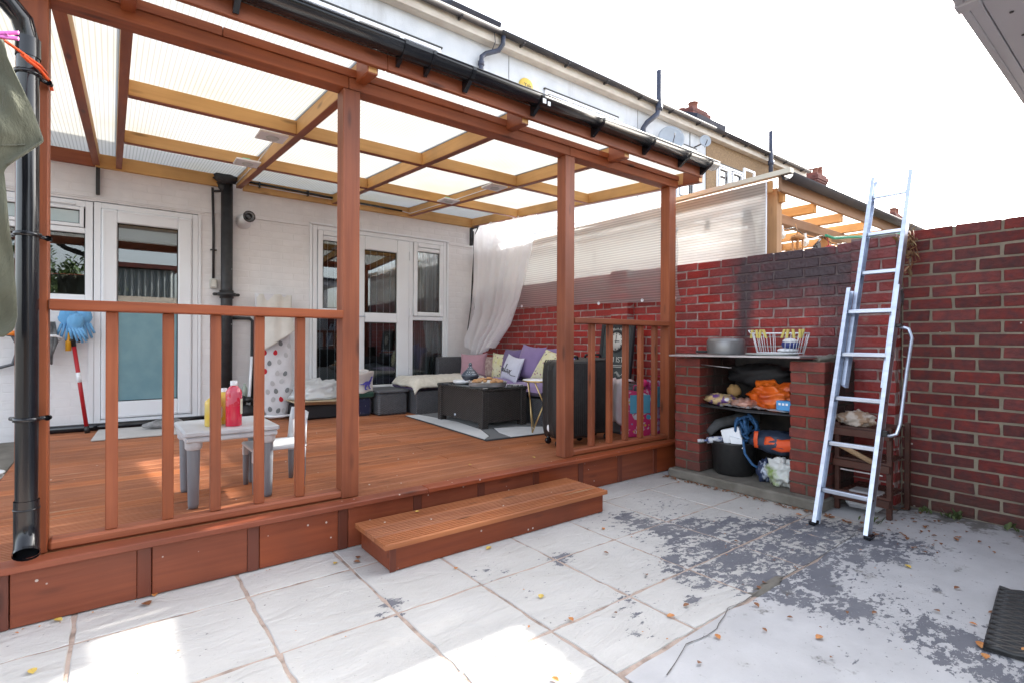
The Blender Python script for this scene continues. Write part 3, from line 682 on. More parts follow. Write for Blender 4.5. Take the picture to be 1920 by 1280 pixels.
# back door
b = MB(); ring(b, -.127, .698, .29, 2.335, .05, HY-.015, HY+.07, .004, .04); b.box(-.15, .72, HY-.06, HY-.002, .262, .289, .004)
b.box(-.165, -.128, HY-.02, HY+.0, .30, 1.37, .003); b.box(.70, .725, HY-.016, HY-.001, .30, 2.34, .002)
df = b.build('door_frame', m_white, house)
b = MB(); ring(b, -.074, .645, .335, 2.283, .118, HY-.03, HY+.03, .008, .155); b.box(.046, .525, HY-.03, HY+.03, 1.375, 1.405, .003)
ring(b, -.055, .626, .355, 2.265, .006, HY-.034, HY-.03, 0)
dr_ = b.build('door', m_white, house)
pane(dr_, .046, .525, 1.407, 2.163, HY-.005); seal(dr_, .046, .525, 1.407, 2.163, HY-.012)
pane(dr_, .046, .525, .492, 1.373, HY-.005, m_teal, 'frosted_film'); seal(dr_, .046, .525, .492, 1.373, HY-.012)
b = MB(); b.box(.05, .52, HY+.04, HY+.05, 2.02, 2.16)
b.build('roller_blind', m_white, dr_)
# glazed door and sidelights
b = MB(); ring(b, 1.835, 3.605, .33, 2.40, .05, HY-.015, HY+.07, .005, .07)
for x in (2.25, 3.075): b.box(x-.03, x+.03, HY-.015, HY+.07, .402, 2.348, .004)
b.box(1.887, 2.218, HY-.012, HY+.06, 1.335, 1.385, .004); b.box(3.107, 3.553, HY-.012, HY+.06, 1.335, 1.385, .004)
b.box(1.80, 3.64, HY-.03, HY-.0, 2.402, 2.425, .004); b.box(1.80, 1.828, HY-.022, HY-.001, .33, 2.40, .003); b.box(3.608, 3.636, HY-.022, HY-.001, .33, 2.40, .003)
ff = b.build('glazed_door_frame', m_white, house)
b = MB(); ring(b, 2.285, 3.04, .345, 2.345, .165, HY-.03, HY+.03, .008, .18); b.box(2.452, 2.873, HY-.03, HY+.03, 1.295, 1.41, .005)
gd = b.build('door', m_white, house)
for z0, z1 in ((1.412, 2.178), (.527, 1.293)):
    pane(gd, 2.452, 2.873, z0, z1, HY-.005); seal(gd, 2.452, 2.873, z0, z1, HY-.012)
b = MB(); b.box(2.318, 2.345, HY-.042, HY-.031, 1.20, 1.43, .004); b.tube([(2.332, HY-.04, 1.36), (2.332, HY-.075, 1.36), (2.44, HY-.08, 1.36)], .008, 8); b.build('handle', m_alu, gd)
b = MB()
for z in (.62, 1.38, 2.1): b.box(3.043, 3.058, HY-.045, HY-.031, z, z+.11, .004); 
b.build('hinge', m_white, gd)
for x0, x1, lab in ((1.888, 2.217, 0), (3.108, 3.552, 1)):
    b = MB(); ring(b, x0+.004, x1-.004, 1.388, 2.346, .055, HY-.028, HY+.02, .006); b.box(x0+.062, x1-.062, HY-.024, HY+.01, 2.235, 2.285, .003)
    for k in range(2): b.box(x0+.075, x1-.075, HY-.030, HY-.0245, 2.247+k*.017, 2.255+k*.017, .001)
    v = b.build('vent_window', m_white, house)
    pane(v, x0+.062, x1-.062, 1.447, 2.233, HY-.004); seal(v, x0+.062, x1-.062, 1.447, 2.233, HY-.011)
    pane(ff, x0+.0, x1-.0, .402, 1.333, HY+.02); seal(ff, x0, x1, .402, 1.333, HY+.012)
# blinds, drape and room things seen through the glass
b = MB()
x = 1.95
while x < 3.52:
    if not (2.2 < x < 2.3 or 3.04 < x < 3.1): b.box(x-.003, x+.003, HY+.085, HY+.087, .45, 2.25)
    x += .088
b.build('blind_cords', m_white, house)
b = MB(); b.grid(lambda u, v: (3.18+.36*u-.06*v, HY+.13+.02*math.sin(u*38), .45+1.85*(1-v)), 60, 4); b.build('net_curtain', Mat('ivory_drape', (.42, .42, .38), .9), house)
b = MB(); b.blob((2.7, HY+.30, .62), (.30, .12, .16), 8, seed=4); b.blob((3.3, HY+.4, .7), (.25, .2, .2), 8, seed=5); b.blob((2.05, HY+.28, .58), (.2, .12, .16), 8, seed=8); b.build('room_furniture', Mat('pale_cushions', (.20, .22, .23), .9), house)
# first floor windows, eaves, gutter
def upwin(parent, x0, x1, zt, zb_, mull, blue=None):
    b = MB(); ring(b, x0, x1, zb_, zt, .05, HY-.03, HY+.05, .004)
    for m in mull: b.box(m-.03, m+.03, HY-.03, HY+.05, zb_+.051, zt-.051, .003)
    ed = [x0]+list(mull)+[x1]
    for i, (p, q) in enumerate(zip(ed, ed[1:])):
        if not (blue is not None and i == blue): ring(b, p+.075, q-.075, zb_+.07, zt-.075, .035, HY-.045, HY-.01, .003)
    w = b.build('window', m_white, parent)
    for i, (p, q) in enumerate(zip(ed, ed[1:])):
        pane(w, p+.04, q-.04, zb_+.05, zt-.05, HY+.0, m_upglass)
    b = MB(); b.box(x0-.02, x1+.02, HY-.036, HY-.001, zt+.001, zt+.02); b.build('window_head', m_seal, w)
    return w
upwin(house, 1.35, 3.50, 4.99, 3.9, (2.34, 2.93), 1)
m_roofslope = m_slate
def eaves(parent, x0, x1, gm, dz=0):
    n0 = set(bpy.data.objects)
    b = MB(); b.box(x0, x1, 6.02, 6.045, 5.30, 5.45, .003); b.box(x0, x1, 6.0455, HY-.002, 5.298, 5.315, .003); b.build('soffit_board', m_soffit, parent)
    b = MB(); g = .055; pr = [(g*math.cos(t), g*math.sin(t)) for t in [math.pi+math.pi*i/10 for i in range(11)]]; p2 = [(a*.92, c*.92) for a, c in pr][::-1]
    b.prism(pr+p2, lambda p, t: (t, 5.96+p[0], 5.46+p[1]), x0, x1, sm=True)
    x = x0+.4
    while x < x1: b.box(x-.012, x+.012, 5.90, 6.02, 5.40, 5.42); b.box(x-.012, x+.012, 5.93, 6.02, 5.385, 5.40); x += .9
    b.build('gutter', gm, parent)
    b = MB(); b.add([(x0, 5.98, 5.475), (x1, 5.98, 5.475), (x1, 10, 7.65), (x0, 10, 7.65), (x0, 14, 5.475), (x1, 14, 5.475)], [(0, 1, 2, 3), (3, 2, 5, 4)])
    b.build('roof', m_slate, parent, solid=.04)
    for o in set(bpy.data.objects)-n0: o.location.z += dz
eaves(house, -3, 4.36, m_lead)
b = MB(); b.prism([(5.96, 5.49), (6.5, 5.80), (6.5, 5.86), (5.93, 5.56)], lambda p, t: (t, p[0], p[1]+.0), 3.55, 4.36); b.build('raised_verge', m_slate, house)
b = MB(); b.tube([(4.42, 5.97, 5.42), (4.42, 5.98, 5.30), (4.38, 6.03, 5.22), (4.20, 6.09, 5.14), (4.135, 6.10, 5.08), (4.125, 6.10, 4.98), (4.125, 6.10, 2.9)], .034, 12); b.lathe((4.125, 6.10, 4.98), [(.034, -.03), (.046, -.028), (.046, .028), (.034, .03)], 12)
b.tube([(4.24, 5.96, 5.5), (4.30, 6.0, 5.3), (4.28, 6.10, 5.15)], .006, 6); b.build('rainwater_pipe', m_bluepipe, house)
# flue, drain, switch, cable
b = MB(); b.lathe((1.115, HY, 2.33), [(.0, 0), (.078, .0), (.078, .012), (.055, .016), (.055, .30), (.047, .30), (.047, .2), (0, .2)], 24, axis=(0, -1, 0)); b.thing('flue_pipe', m_white, 'white round boiler flue sticking out of the white wall', 'flue')
b = MB(); b.lathe((1.115, HY-.301, 2.33), [(.056, -.01), (.058, .004), (.047, .006), (.0465, -.0)], 24, axis=(0, -1, 0)); b.lathe((1.115, HY-.24, 2.335), [(.03, .0), (.03, .06), (.024, .06), (.024, .0)], 16, axis=(0, -1, 0)); b.build('terminal', m_iron, bpy.data.objects['flue_pipe'])
b = MB(); X = .948; b.tube([(X, 6.085, .242), (X, 6.085, 2.72)], .055, 20)
b.lathe((X, 6.085, 1.54), [(.055, -.045), (.066, -.04), (.066, -.018), (.085, -.015), (.085, .015), (.066, .018), (.066, .04), (.055, .045)], 20); b.box(X-.125, X+.125, 6.09, 6.12, 1.525, 1.555, .01)
b.tube([(X, 6.085, 2.60), (X-.06, 6.1, 2.70)], .05, 12)
b.blob((X-.02, 6.04, 2.72), (.11, .07, .05), 8, amp=.4)
b.thing('soil_pipe', m_iron, 'thick black cast iron soil pipe with a collar up the white wall', 'soil pipe')
sb = thing('socket_box', 'small grey switch box on a black cable beside the soil pipe', 'switch box', (.835, HY-.02, 1.62))
b = MB(); b.box(.803, .868, HY-.045, HY-.002, 1.60, 1.70, .006); b.build('box', Mat('grey_box', (.50, .50, .47), .5), sb)
b = MB(); b.box(.817, .854, HY-.050, HY-.0455, 1.618, 1.683, .003); b.build('switch', Mat('pale_switch', (.62, .62, .58), .5), sb)
b = MB(); b.tube([(.835, HY-.015, 1.70), (.835, HY-.015, 2.2), (.825, HY-.015, 2.64)], .012, 8); b.box(.805, .865, HY-.03, HY-.002, 1.99, 2.003, .003); b.tube([(.825, HY-.02, 2.6), (.93, HY-.02, 2.62)], .012, 8); b.build('cable', m_iron, sb)
b = MB(); b.tube([(1.0, 6.11, 1.30), (1.17, 6.11, 1.30), (1.20, 6.11, 1.27), (1.195, 6.10, .9), (1.19, 6.11, .26)], .018, 10); b.thing('waste_pipe', m_iron, 'thin black waste pipe bent down the wall beside the soil pipe', 'pipe')
b = MB(); b.tube([(-.5, 6.10, .275), (.2, 6.10, .272), (.9, 6.10, .275)], .034, 14); b.thing('floor_pipe', m_black, 'black pipe lying along the foot of the wall under the back door', 'pipe')

# ------------------------------------------------------------------ houses further along the terrace
hb = thing('terraced_house', 'white rendered house with a satellite dish next along the terrace', 'house', (7, HY, 0))
b = MB(); holed(b, 'x', 4.302, 9.83, -.05, 5.30, HY-.001, HY+.24, [(5.35, 7.06, 3.9, 5.0), (8.8, 9.45, 3.9, 5.0)]); b.build('rendered_wall', m_render, hb)
b = MB(); b.box(4.4, 9.7, 6.9, 6.93, 3.5, 5.2); b.build('dark_room', m_dark, hb)
upwin(hb, 5.36, 7.05, 5.0, 3.9, (5.9, 6.46)); upwin(hb, 8.81, 9.44, 4.98, 3.9, ())
eaves(hb, 4.362, 9.83, m_lead)
b = MB()
for x in (4.66, 7.62): b.box(x-.004, x+.004, HY-.004, HY-.0015, 3.5, 5.29)
b.box(9.25, 9.258, HY-.012, HY-.0015, 3.5, 5.29); b.build('render_joint', m_seal, hb)
b = MB(); b.prism([(5.97, 5.49), (6.8, 5.93), (6.8, 6.0), (5.95, 5.60)], lambda p, t: (t, p[0], p[1]), 9.2, 10.25); b.build('raised_verge', m_slate, hb)
b = MB(); b.tube([(7.66, 6.08, 4.6), (7.67, 6.07, 4.95), (7.74, 6.04, 5.06), (7.90, 5.94, 5.22), (7.93, 5.92, 5.32), (7.93, 5.92, 6.02)], .048, 14); b.lathe((7.93, 5.92, 5.34), [(.048, -.05), (.064, -.045), (.064, .045), (.048, .05)], 14); b.build('vent_pipe', m_bluepipe, hb)
al = thing('alarm_box', 'round yellow burglar alarm box on the white render above the gutter', 'alarm box', (4.98, HY-.04, 4.85))
m_yel = Mat('yellow_plastic', (.72, .50, .09), .5)
b = MB(); b.lathe((4.98, HY-.002, 4.92), [(.0, .05), (.115, .045), (.135, .02), (.135, 0)], 28, axis=(0, -1, 0)); b.build('cover', m_yel, al)
def text(s, size, mat, parent, loc, rot, name='lettering', ext=.001, sx=1.0, align='CENTER'):
    cu = bpy.data.curves.new(name, 'FONT'); cu.body = s; cu.size = size; cu.extrude = ext; cu.align_x = align; cu.align_y = 'CENTER'
    tmp = bpy.data.objects.new(name, cu); S.collection.objects.link(tmp); bpy.context.view_layer.update()
    me = bpy.data.meshes.new_from_object(tmp.evaluated_get(bpy.context.evaluated_depsgraph_get())); bpy.data.objects.remove(tmp)
    me.materials.clear(); me.materials.append(getattr(mat, 'm', mat)); o = bpy.data.objects.new(name, me); _link(o, parent, loc); o.rotation_euler = rot; o.scale = (sx, 1, 1); return o
m_ink = Mat('black_ink', (.015, .015, .018), .6)
text('Yale', .085, m_ink, al, (4.985, HY-.054, 4.93), (R(90), 0, 0))
def dish(lab, c, r, ax, nm='satellite_dish'):
    t = thing(nm, lab, 'satellite dish', c); b = MB(); k = [(r*i/8, r*.22*(i/8)**2) for i in range(9)]
    b.lathe(c, k+[(r, r*.24)]+[(p*.99, q+.012) for p, q in k[::-1]], 28, axis=ax); b.build('reflector', m_dish, t)
    b = MB(); e_ = Vector(c)+Vector(ax)*r*.9; b.tube([Vector(c)+Vector((0, 0, -r*.95)), e_+Vector((0, 0, -r*.25)), e_], .008, 6); b.tube([c, Vector(c)-Vector(ax)*.08, (c[0], HY, c[2]-.05)], .015, 8); b.build('arm', m_lead, t)
dish('large pale satellite dish on the white render beside the vent pipe', (8.33, 5.96, 4.86), .25, Vector((-.55, -.8, .2)).normalized())
dish('small pale satellite dish at the corner of the white render', (9.42, 5.93, 5.08), .12, Vector((-.5, -.85, .1)).normalized())
hc = thing('terraced_house', 'brown pebbledash house with a white window further along the terrace', 'house', (12, HY, 0))
b = MB(); holed(b, 'x', 9.832, 14.2, -.05, 5.30, HY-.02, HY+.24, [(10.2, 11.3, 3.9, 4.88)]); b.build('pebbledash_wall', m_brown, hc)
w = upwin(hc, 10.2, 11.3, 4.88, 3.9, (10.75,)); eaves(hc, 9.832, 14.2, m_lead)
b = MB(); b.box(10.3, 11.2, 6.5, 6.52, 3.9, 4.85); b.build('dark_room', m_dark, hc)
b = MB(); ring(b, 10.80, 11.26, 3.95, 4.82, .045, HY-.32, HY-.28, .003); b.build('open_casement', m_white, hc)
b = MB(); b.tube([(12.12, 5.92, 4.7), (12.12, 5.92, 5.95)], .05, 14); b.lathe((12.12, 5.92, 5.22), [(.05, -.05), (.068, -.045), (.068, .045), (.05, .05)], 14); b.build('vent_pipe', m_bluepipe, hc)
hd = thing('terraced_house', 'far houses of the terrace with small brick chimneys beyond the pebbledash one', 'house', (24, HY, 0))
b = MB(); b.box(14.21, 34, HY, HY+.2, 0, 4.8); b.build('wall', m_render, hd); eaves(hd, 14.21, 34, m_lead, -.5)
def chimney(parent, x0, x1, y0, y1, zb_, zt, pots):
    b = MB(); ch = .075; n = int((zt-zb_)/ch)
    for k in range(n):
        g = .06 if k in (n-2, n-3) else (.03 if k == n-4 else 0); z = zb_+k*ch; s = .1125 if k % 2 else 0
        x = x0-g-s
        while x < x1+g: b.box(max(x, x0-g), min(x+.215, x1+g), y0-g, y0-g+.1, z, z+.068); x += .225
        y = y0-g+.101-s
        while y < y1+g:
            if min(y+.215, y1+g) > max(y, y0-g+.101)+.02: b.box(x0-g, x0-g+.1, max(y, y0-g+.101), min(y+.215, y1+g), z, z+.068)
            y += .225
    b.box(x0+.005, x1+.0, y0+.005, y1, zb_, zt-.01)
    c = b.build('chimney', m_chbrick, parent)
    for px_, py_, r, h in pots:
        b = MB(); b.lathe((px_, py_, zt), [(r*1.1, 0), (r, .04), (r*.9, h-.04), (r*1.08, h-.03), (r*1.08, h), (r*.8, h)], 14); b.build('chimney_pot', Mat('terracotta', (.25, .10, .07), .8), c)
chimney(hb, 12.5, 13.25, 8.24, 8.92, 6.5, 7.50, [(12.85, 8.45, .13, .22), (12.75, 8.75, .11, .12)])
chimney(hd, 20.3, 21.1, 8.24, 8.75, 6.4, 7.25, [(20.5, 8.4, .1, .2), (20.85, 8.4, .12, .3), (20.6, 8.65, .1, .25)])
chimney(hd, 28.5, 29.5, 8.24, 8.8, 6.3, 7.05, [(28.8, 8.4, .13, .25), (29.2, 8.4, .13, .28)])

# ------------------------------------------------------------------ party wall, painted and unpainted
pw = thing('brick_wall', 'old red painted brick party wall with soot above the barbecue', 'brick wall', (4.148, 3.6, 0))
WX = 4.148
def top_cut(y): return 0
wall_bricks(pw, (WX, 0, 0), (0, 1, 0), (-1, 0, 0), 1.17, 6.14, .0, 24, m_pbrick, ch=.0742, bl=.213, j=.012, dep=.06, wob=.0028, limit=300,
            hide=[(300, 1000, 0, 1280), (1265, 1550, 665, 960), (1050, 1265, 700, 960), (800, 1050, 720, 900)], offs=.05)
b = MB(); b.box(WX+.006, WX+.22, 1.17, 6.155, 0, 1.765); b.build('mortar', m_pmort, pw)
def pier(y0, y1, x, zt):
    n = int(round(zt/.0742)); b = MB(); b.box(x+.005, WX+.005, y0+.004, y1-.004, 0, zt-.01); b.build('pier_mortar', m_pmort, pw)
    for k in range(n):
        z = .0742*(k+.5)
        cuts = [y0, (y0+y1)/2-.05+.02*rng.random(), y1] if k % 2 else [y0, y1]
        for a, c in zip(cuts, cuts[1:]):
            L = c-a-(.011 if len(cuts) > 2 else 0)
            q = px((x, (a+c)/2, z))
            if q and q[1] > 1000: continue
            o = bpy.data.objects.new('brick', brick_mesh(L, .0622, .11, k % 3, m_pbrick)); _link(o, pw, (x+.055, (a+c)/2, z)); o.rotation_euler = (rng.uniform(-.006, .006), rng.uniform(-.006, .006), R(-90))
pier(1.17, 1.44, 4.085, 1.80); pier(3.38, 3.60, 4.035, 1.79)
uw = thing('brick_wall', 'unpainted dark red brick garden wall right of the ladder', 'brick wall', (4.148, 0, 0))
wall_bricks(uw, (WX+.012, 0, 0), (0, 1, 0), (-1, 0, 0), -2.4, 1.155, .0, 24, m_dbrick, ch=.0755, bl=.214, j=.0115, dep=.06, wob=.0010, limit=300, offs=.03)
b = MB(); b.box(WX+.0165, WX+.23, -2.4, 1.16, -.06, 1.80); b.build('mortar', m_dmort, uw)

# ------------------------------------------------------------------ barbecue
bbq = thing('barbecue', 'brick built barbecue with two pillars, shelves and a steel sheet top', 'barbecue', (3.85, 1.95, 0))
b = MB(); b.box(3.53, 4.14, 1.40, 2.54, .002, .07, .012, jit=.004); b.build('base_slab', m_conc, bbq)
def bpillar(y0, y1):
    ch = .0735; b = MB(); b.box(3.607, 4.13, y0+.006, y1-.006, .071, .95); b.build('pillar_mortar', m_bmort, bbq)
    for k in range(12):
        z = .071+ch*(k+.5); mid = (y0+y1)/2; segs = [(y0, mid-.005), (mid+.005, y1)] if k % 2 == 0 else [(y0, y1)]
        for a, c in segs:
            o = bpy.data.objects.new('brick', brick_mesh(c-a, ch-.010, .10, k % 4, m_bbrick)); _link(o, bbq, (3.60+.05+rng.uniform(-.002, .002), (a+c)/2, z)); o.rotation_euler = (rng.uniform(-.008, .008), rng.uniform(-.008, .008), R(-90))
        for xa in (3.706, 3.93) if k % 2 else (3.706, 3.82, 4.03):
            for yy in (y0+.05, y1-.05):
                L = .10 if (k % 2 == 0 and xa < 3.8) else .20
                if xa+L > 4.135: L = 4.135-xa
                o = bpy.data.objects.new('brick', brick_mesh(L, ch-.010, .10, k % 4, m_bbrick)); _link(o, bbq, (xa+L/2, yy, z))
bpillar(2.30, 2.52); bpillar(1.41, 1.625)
b = MB(); b.obox((3.755, 2.0, .972), (.262, -.012, 0), (.012, .50, -.006), (0, 0, .0065), .002); st_ = b.build('steel_top', m_steel, bbq)
b = MB(); b.blob((3.80, 1.45, .965), (.2, .05, .028), 10, amp=.3, fr=4); b.build('mortar_bed', m_conc, bbq)
b = MB(); b.box(3.62, 4.1, 1.60, 2.33, .575, .588, .003); b.tube([(3.62, 2.36, .602), (3.60, 1.95, .575), (3.62, 1.53, .585)], .005, 6); b.build('wire_shelf', m_iron, bbq)
b = MB(); b.tube([(3.62, 2.32, .90), (3.62, 2.05, .885)], .004, 6); b.build('grill_rod', m_steel, bbq)
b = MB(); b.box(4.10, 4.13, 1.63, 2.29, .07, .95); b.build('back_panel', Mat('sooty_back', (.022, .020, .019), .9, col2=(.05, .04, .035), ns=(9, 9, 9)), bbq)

# ------------------------------------------------------------------ neighbour's canopy beyond the wall
nc = thing('neighbour_canopy', 'weathered timber canopy with white roof and gutter beyond the party wall', 'canopy', (5.5, 2.2, 0))
zn = lambda y: 2.41-(y-1.95)*.012 if y < 3 else 2.397+(y-3)*.05
for x in (4.33, 5.72, 7.4): 
    b = MB(); b.box(x, x+.095, 2.22, 2.31, 0, 2.13, .004); b.build('post', m_greywz, nc)
b = MB(); b.box(4.30, 4.39, 2.05, 2.14, 0, 2.33, .004); b.build('post', m_greywz, nc)
b = MB(); b.box(4.24, 9, 2.215, 2.30, 2.131, 2.215, .004); b.build('front_beam', m_greyw, nc)
b = MB(); b.box(4.24, 9, 1.985, 2.013, 2.28, 2.40, .003); b.build('gutter_board', m_greyw, nc)
x = 4.33; 
while x < 9:
    b = MB(); b.box(x, x+.05, 2.015, 6.1, 2.215, 2.30, .003); b.build('rafter', m_greywy, nc); x += .58
for y in (3.1, 4.0, 4.9):
    b = MB(); b.box(4.24, 9, y, y+.045, 2.232, 2.296, .003); b.build('purlin', m_greyw, nc)
b = MB(); b.box(4.24, 9, 1.93, 6.12, 2.401, 2.411); b.build('roof_sheet', m_nroof, nc)
b = MB(); b.prism([(1.90, 2.40), (1.90, 2.44), (3.0, 2.425), (6.12, 2.55), (6.12, 2.52), (3.0, 2.39)], lambda p, t: (t, p[0], p[1]), 4.20, 4.26); b.build('edge_trim', Mat('cream_trim', (.62, .57, .46), .6), nc)
b = MB(); b.box(4.215, 4.239, 2.05, 6.12, 2.28, 2.375, .003); b.build('end_rafter', m_greywy, nc)
b = MB(); g = .05; pr = [(g*math.cos(t), g*math.sin(t)) for t in [math.pi+math.pi*i/12 for i in range(13)]]; p2 = [(a*.93, c*.93) for a, c in pr][::-1]
b.prism(pr+p2, lambda p, t: (t, 1.93+p[0], 2.40+p[1]), 4.22, 9, sm=True); b.build('gutter', m_lead, nc)
b = MB(); b.grid(lambda u, v: (4.205, 2.085+(3.6)*u, 1.76+(2.37-1.76)*v), 6, 60); b.build('side_sheet', m_clear, nc)
b = MB(); b.box(4.196, 4.204, 2.083, 2.091, 1.76, 2.37); b.build('sheet_edge', m_white, nc)
m_bulb = trans_mat('clear_bulb', (.9, .9, .85), .35, .5, .25)
sl = thing('string_lights', 'string of clear festoon bulbs hanging under the neighbouring canopy', 'string lights', (5, 2.25, 2.05))
b = MB(); P = []
for i in range(25):
    t = i/24; P.append((4.28+2.3*t, 2.16, 2.10-.05*abs(math.sin(t*math.pi*4)))) 
b.tube(P, .005, 6); b.tube([(4.3, 2.2, 2.12), (4.22, 2.6, 2.16), (4.25, 3.0, 2.2)], .004, 6); b.build('cable', m_black, sl)
for p in [(4.25, 2.28, 2.14), (4.24, 2.62, 2.15), (4.60, 2.15, 2.03), (5.05, 2.15, 2.02), (5.45, 2.15, 1.90), (4.22, 2.95, 2.16)]:
    b = MB(); b.lathe(p, [(.012, .05), (.013, .02), (.02, .0), (.032, -.03), (.030, -.05), (.015, -.066), (.001, -.07)], 14); b.build('bulb', m_bulb, sl)
b = MB(); b.lathe((4.90, 2.15, 1.83), [(0, .22), (.05, .20), (.06, .17), (.045, .17), (.045, .16)], 14)
for k in range(4): a = k*math.pi/2+.5; b.box(4.90+.04*math.cos(a)-.006, 4.90+.04*math.cos(a)+.006, 2.15+.04*math.sin(a)-.006, 2.15+.04*math.sin(a)+.006, 1.70, 2.0)
b.lathe((4.90, 2.15, 1.70), [(0, 0), (.055, .0), (.055, .02), (.0, .02)], 14); b.tube([(4.9, 2.15, 2.05), (4.9, 2.17, 2.14)], .004, 6); b.thing('lantern', m_greywz, 'wooden hanging lantern under the neighbouring canopy', 'lantern')
b = MB(); b.tube([(5.35, 2.14, 2.05), (5.20, 2.12, 1.98)], .01, 6); b.obox((5.24, 2.12, 1.94), (.035, 0, .02), (0, .02, 0), (-.02, 0, .05), .004); b.obox((5.16, 2.12, 1.90), (.025, 0, .02), (0, .02, 0), (-.012, 0, .035), .004); b.thing('floodlight', m_lead, 'small twin floodlight hanging under the neighbouring beam', 'floodlight')
b = MB(); b.blob((5.52, 2.13, 1.95), (.05, .05, .065), 10, amp=.05); b.tube([(5.52, 2.13, 2.0), (5.52, 2.15, 2.13)], .004, 6); b.thing('hanging_ornament', Mat('red_black_ball', (.40, .02, .02), .4, col2=(.015, .012, .012), ns=(6, 6, 6), contrast=(.49, .51)), 'red and black ball ornament hanging under the neighbouring beam', 'ornament')
b = MB(); b.tube([(5.45, 2.13, 2.10), (5.6, 2.12, 2.09), (5.9, 2.06, 2.13), (6.3, 1.95, 2.17), (6.75, 1.9, 2.25), (6.8, 1.88, 2.26), (6.86, 1.9, 2.24)], .014, 8); b.thing('green_hose', Mat('green_hose', (.03, .24, .14), .45), 'green hose tied along the neighbouring beam behind the ladder', 'hose')
# tiled roof far right and the white eaves overhead
fr = thing('outbuilding', 'distant outbuilding with grey tiled roof peeping over the brick wall', 'outbuilding', (12, 0, 0))
b = MB(); n = 9
for i in range(n):
    for j in range(14):
        x = 10.6+i*.28; z = 2.62+i*.17; y = 1.83-(.10*i)-j*.26
        b.box(x, x+.33, y-.25, y, z, z+.045, jit=.006)
b.build('tiles', m_slate, fr, kind='stuff')
b = MB(); b.prism([(10.7, 2.55), (13.2, 4.1), (16, 2.55)], lambda p, t: (p[0], t, p[1]), -2.5, .7); b.box(10.9, 15.8, -2.4, 1.2, 0, 2.6); b.build('wall', m_chbrick, fr)
ob = thing('outbuilding', 'outbuilding with white plastic eaves jutting in at the top right', 'outbuilding', (3, -1, 0))
m_gw = Mat('white_plastic_eaves', (.46, .46, .50), .45, col2=(.42, .42, .45), ns=(2, 2, 2))
b = MB(); b.box(2.44, 4.12, .490, .515, 2.283, 2.43, .003); b.build('fascia', m_gw, ob)
b = MB(); b.box(1.6, 2.437, .490, .515, 2.283, 2.43, .003); b.build('fascia', m_gw, ob)
b = MB(); b.box(1.6, 4.12, .455, .4895, 2.286, 2.31, .002); b.build('soffit_lip', m_gw, ob)
b = MB(); b.box(1.6, 4.12, -.30, .452, 2.292, 2.302); b.build('soffit', m_gw, ob)
b = MB(); b.box(2.405, 2.47, .451, .521, 2.278, 2.44, .004); b.build('fascia_joiner', m_gw, ob)
b = MB()
for x in (2.62, 2.85, 3.1): b.lathe((x, .40, 2.291), [(0, -.003), (.006, -.003), (.007, 0)], 10)
b.build('nail_heads', m_lead, ob)
b = MB(); b.add([(1.6, .55, 2.43), (4.12, .55, 2.43), (4.12, -3, 2.9), (1.6, -3, 2.9)], [(0, 1, 2, 3)]); b.build('roof', m_slate, ob, solid=.05)
b = MB(); b.box(1.7, 4.12, -3, -.302, 0, 2.42); b.build('wall', m_render, ob)

# ================================================================== objects
Z0 = .2415
def fab(name, c, c2=None, k=.9, ns=(9, 9, 9), bump=.4, **kw):
    m = Mat(name, c, .9, col2=c2 or tuple(q*k for q in c), ns=ns, bump=bump, bs=(260, 260, 260), bdist=.002, sheen=.2, spec=.2, **kw); return m
def pillow_pt(ce, U, V, N, w, h, t, sag=0):
    ce, U, V, N = Vector(ce), Vector(U).normalized(), Vector(V).normalized(), Vector(N).normalized()
    def f(u, v, s):
        x = w/2*u*(1-.07*(1-v*v)*abs(u)**3); y = h/2*v*(1-.07*(1-u*u)*abs(v)**3)
        e = max(0, (1-abs(u)**2.6))**.55*max(0, (1-abs(v)**2.6))**.55
        e *= 1+.10*mnoise.noise(Vector((u*2+ce.x*5, v*2+ce.y*3, s)))
        return ce+U*x+V*y+N*(t/2*e*s)+Vector((0, 0, -sag*(1-u*u)*(v > 0)*v))
    return f
def pillow(name, ce, U, V, N, w, h, t, mat, label, group='cushions on the sofa', sag=.01):
    f = pillow_pt(ce, U, V, N, w, h, t, sag); b = MB()
    b.grid(lambda u, v: f(u*2-1, v*2-1, 1), 18, 18); b.grid(lambda u, v: f(1-u*2, v*2-1, -1), 18, 18)
    return b.thing(name, mat, label, 'cushion', group), f

# sofa
m_lil = fab('lilac_fabric', (.26, .19, .38)); m_lil2 = fab('dark_lilac_fabric', (.16, .115, .25)); m_pink = fab('dusty_pink_fabric', (.42, .25, .30))
m_flor = fab('yellow_floral_fabric', (.62, .58, .30), (.66, .64, .50), ns=(16, 16, 16))
v = m_flor.vor((26, 26, 26)); m_flor.over(m_flor.ramp(v.outputs['Distance'], .30, .2), (.34, .16, .22)); v = m_flor.vor((19, 19, 19), off=(2, 2, 2)); m_flor.over(m_flor.ramp(v.outputs['Distance'], .22, .15), (.20, .20, .22))
m_flor2 = fab('brown_floral_fabric', (.42, .34, .30), (.25, .16, .16), ns=(30, 30, 30))
m_wcush = fab('white_cushion_fabric', (.62, .63, .74)); m_cream = fab('cream_fleece', (.66, .63, .56), (.56, .53, .46), ns=(22, 22, 22), bump=1)
sofa = thing('corner_sofa', 'grey rattan corner sofa with lilac seat cushion against the painted wall', 'sofa', (3.6, 5, Z0))
b = MB(); b.box(3.36, 4.0, 3.84, 6.05, Z0, .50, .006); b.build('seat_base', m_grat, sofa)
b = MB(); b.box(2.73, 3.355, 5.30, 6.05, Z0, .50, .006); b.build('chaise_base', m_grat, sofa)
b = MB(); b.box(3.34, 3.98, 3.76, 3.85, Z0, .80, .012); b.build('armrest', m_grat, sofa)
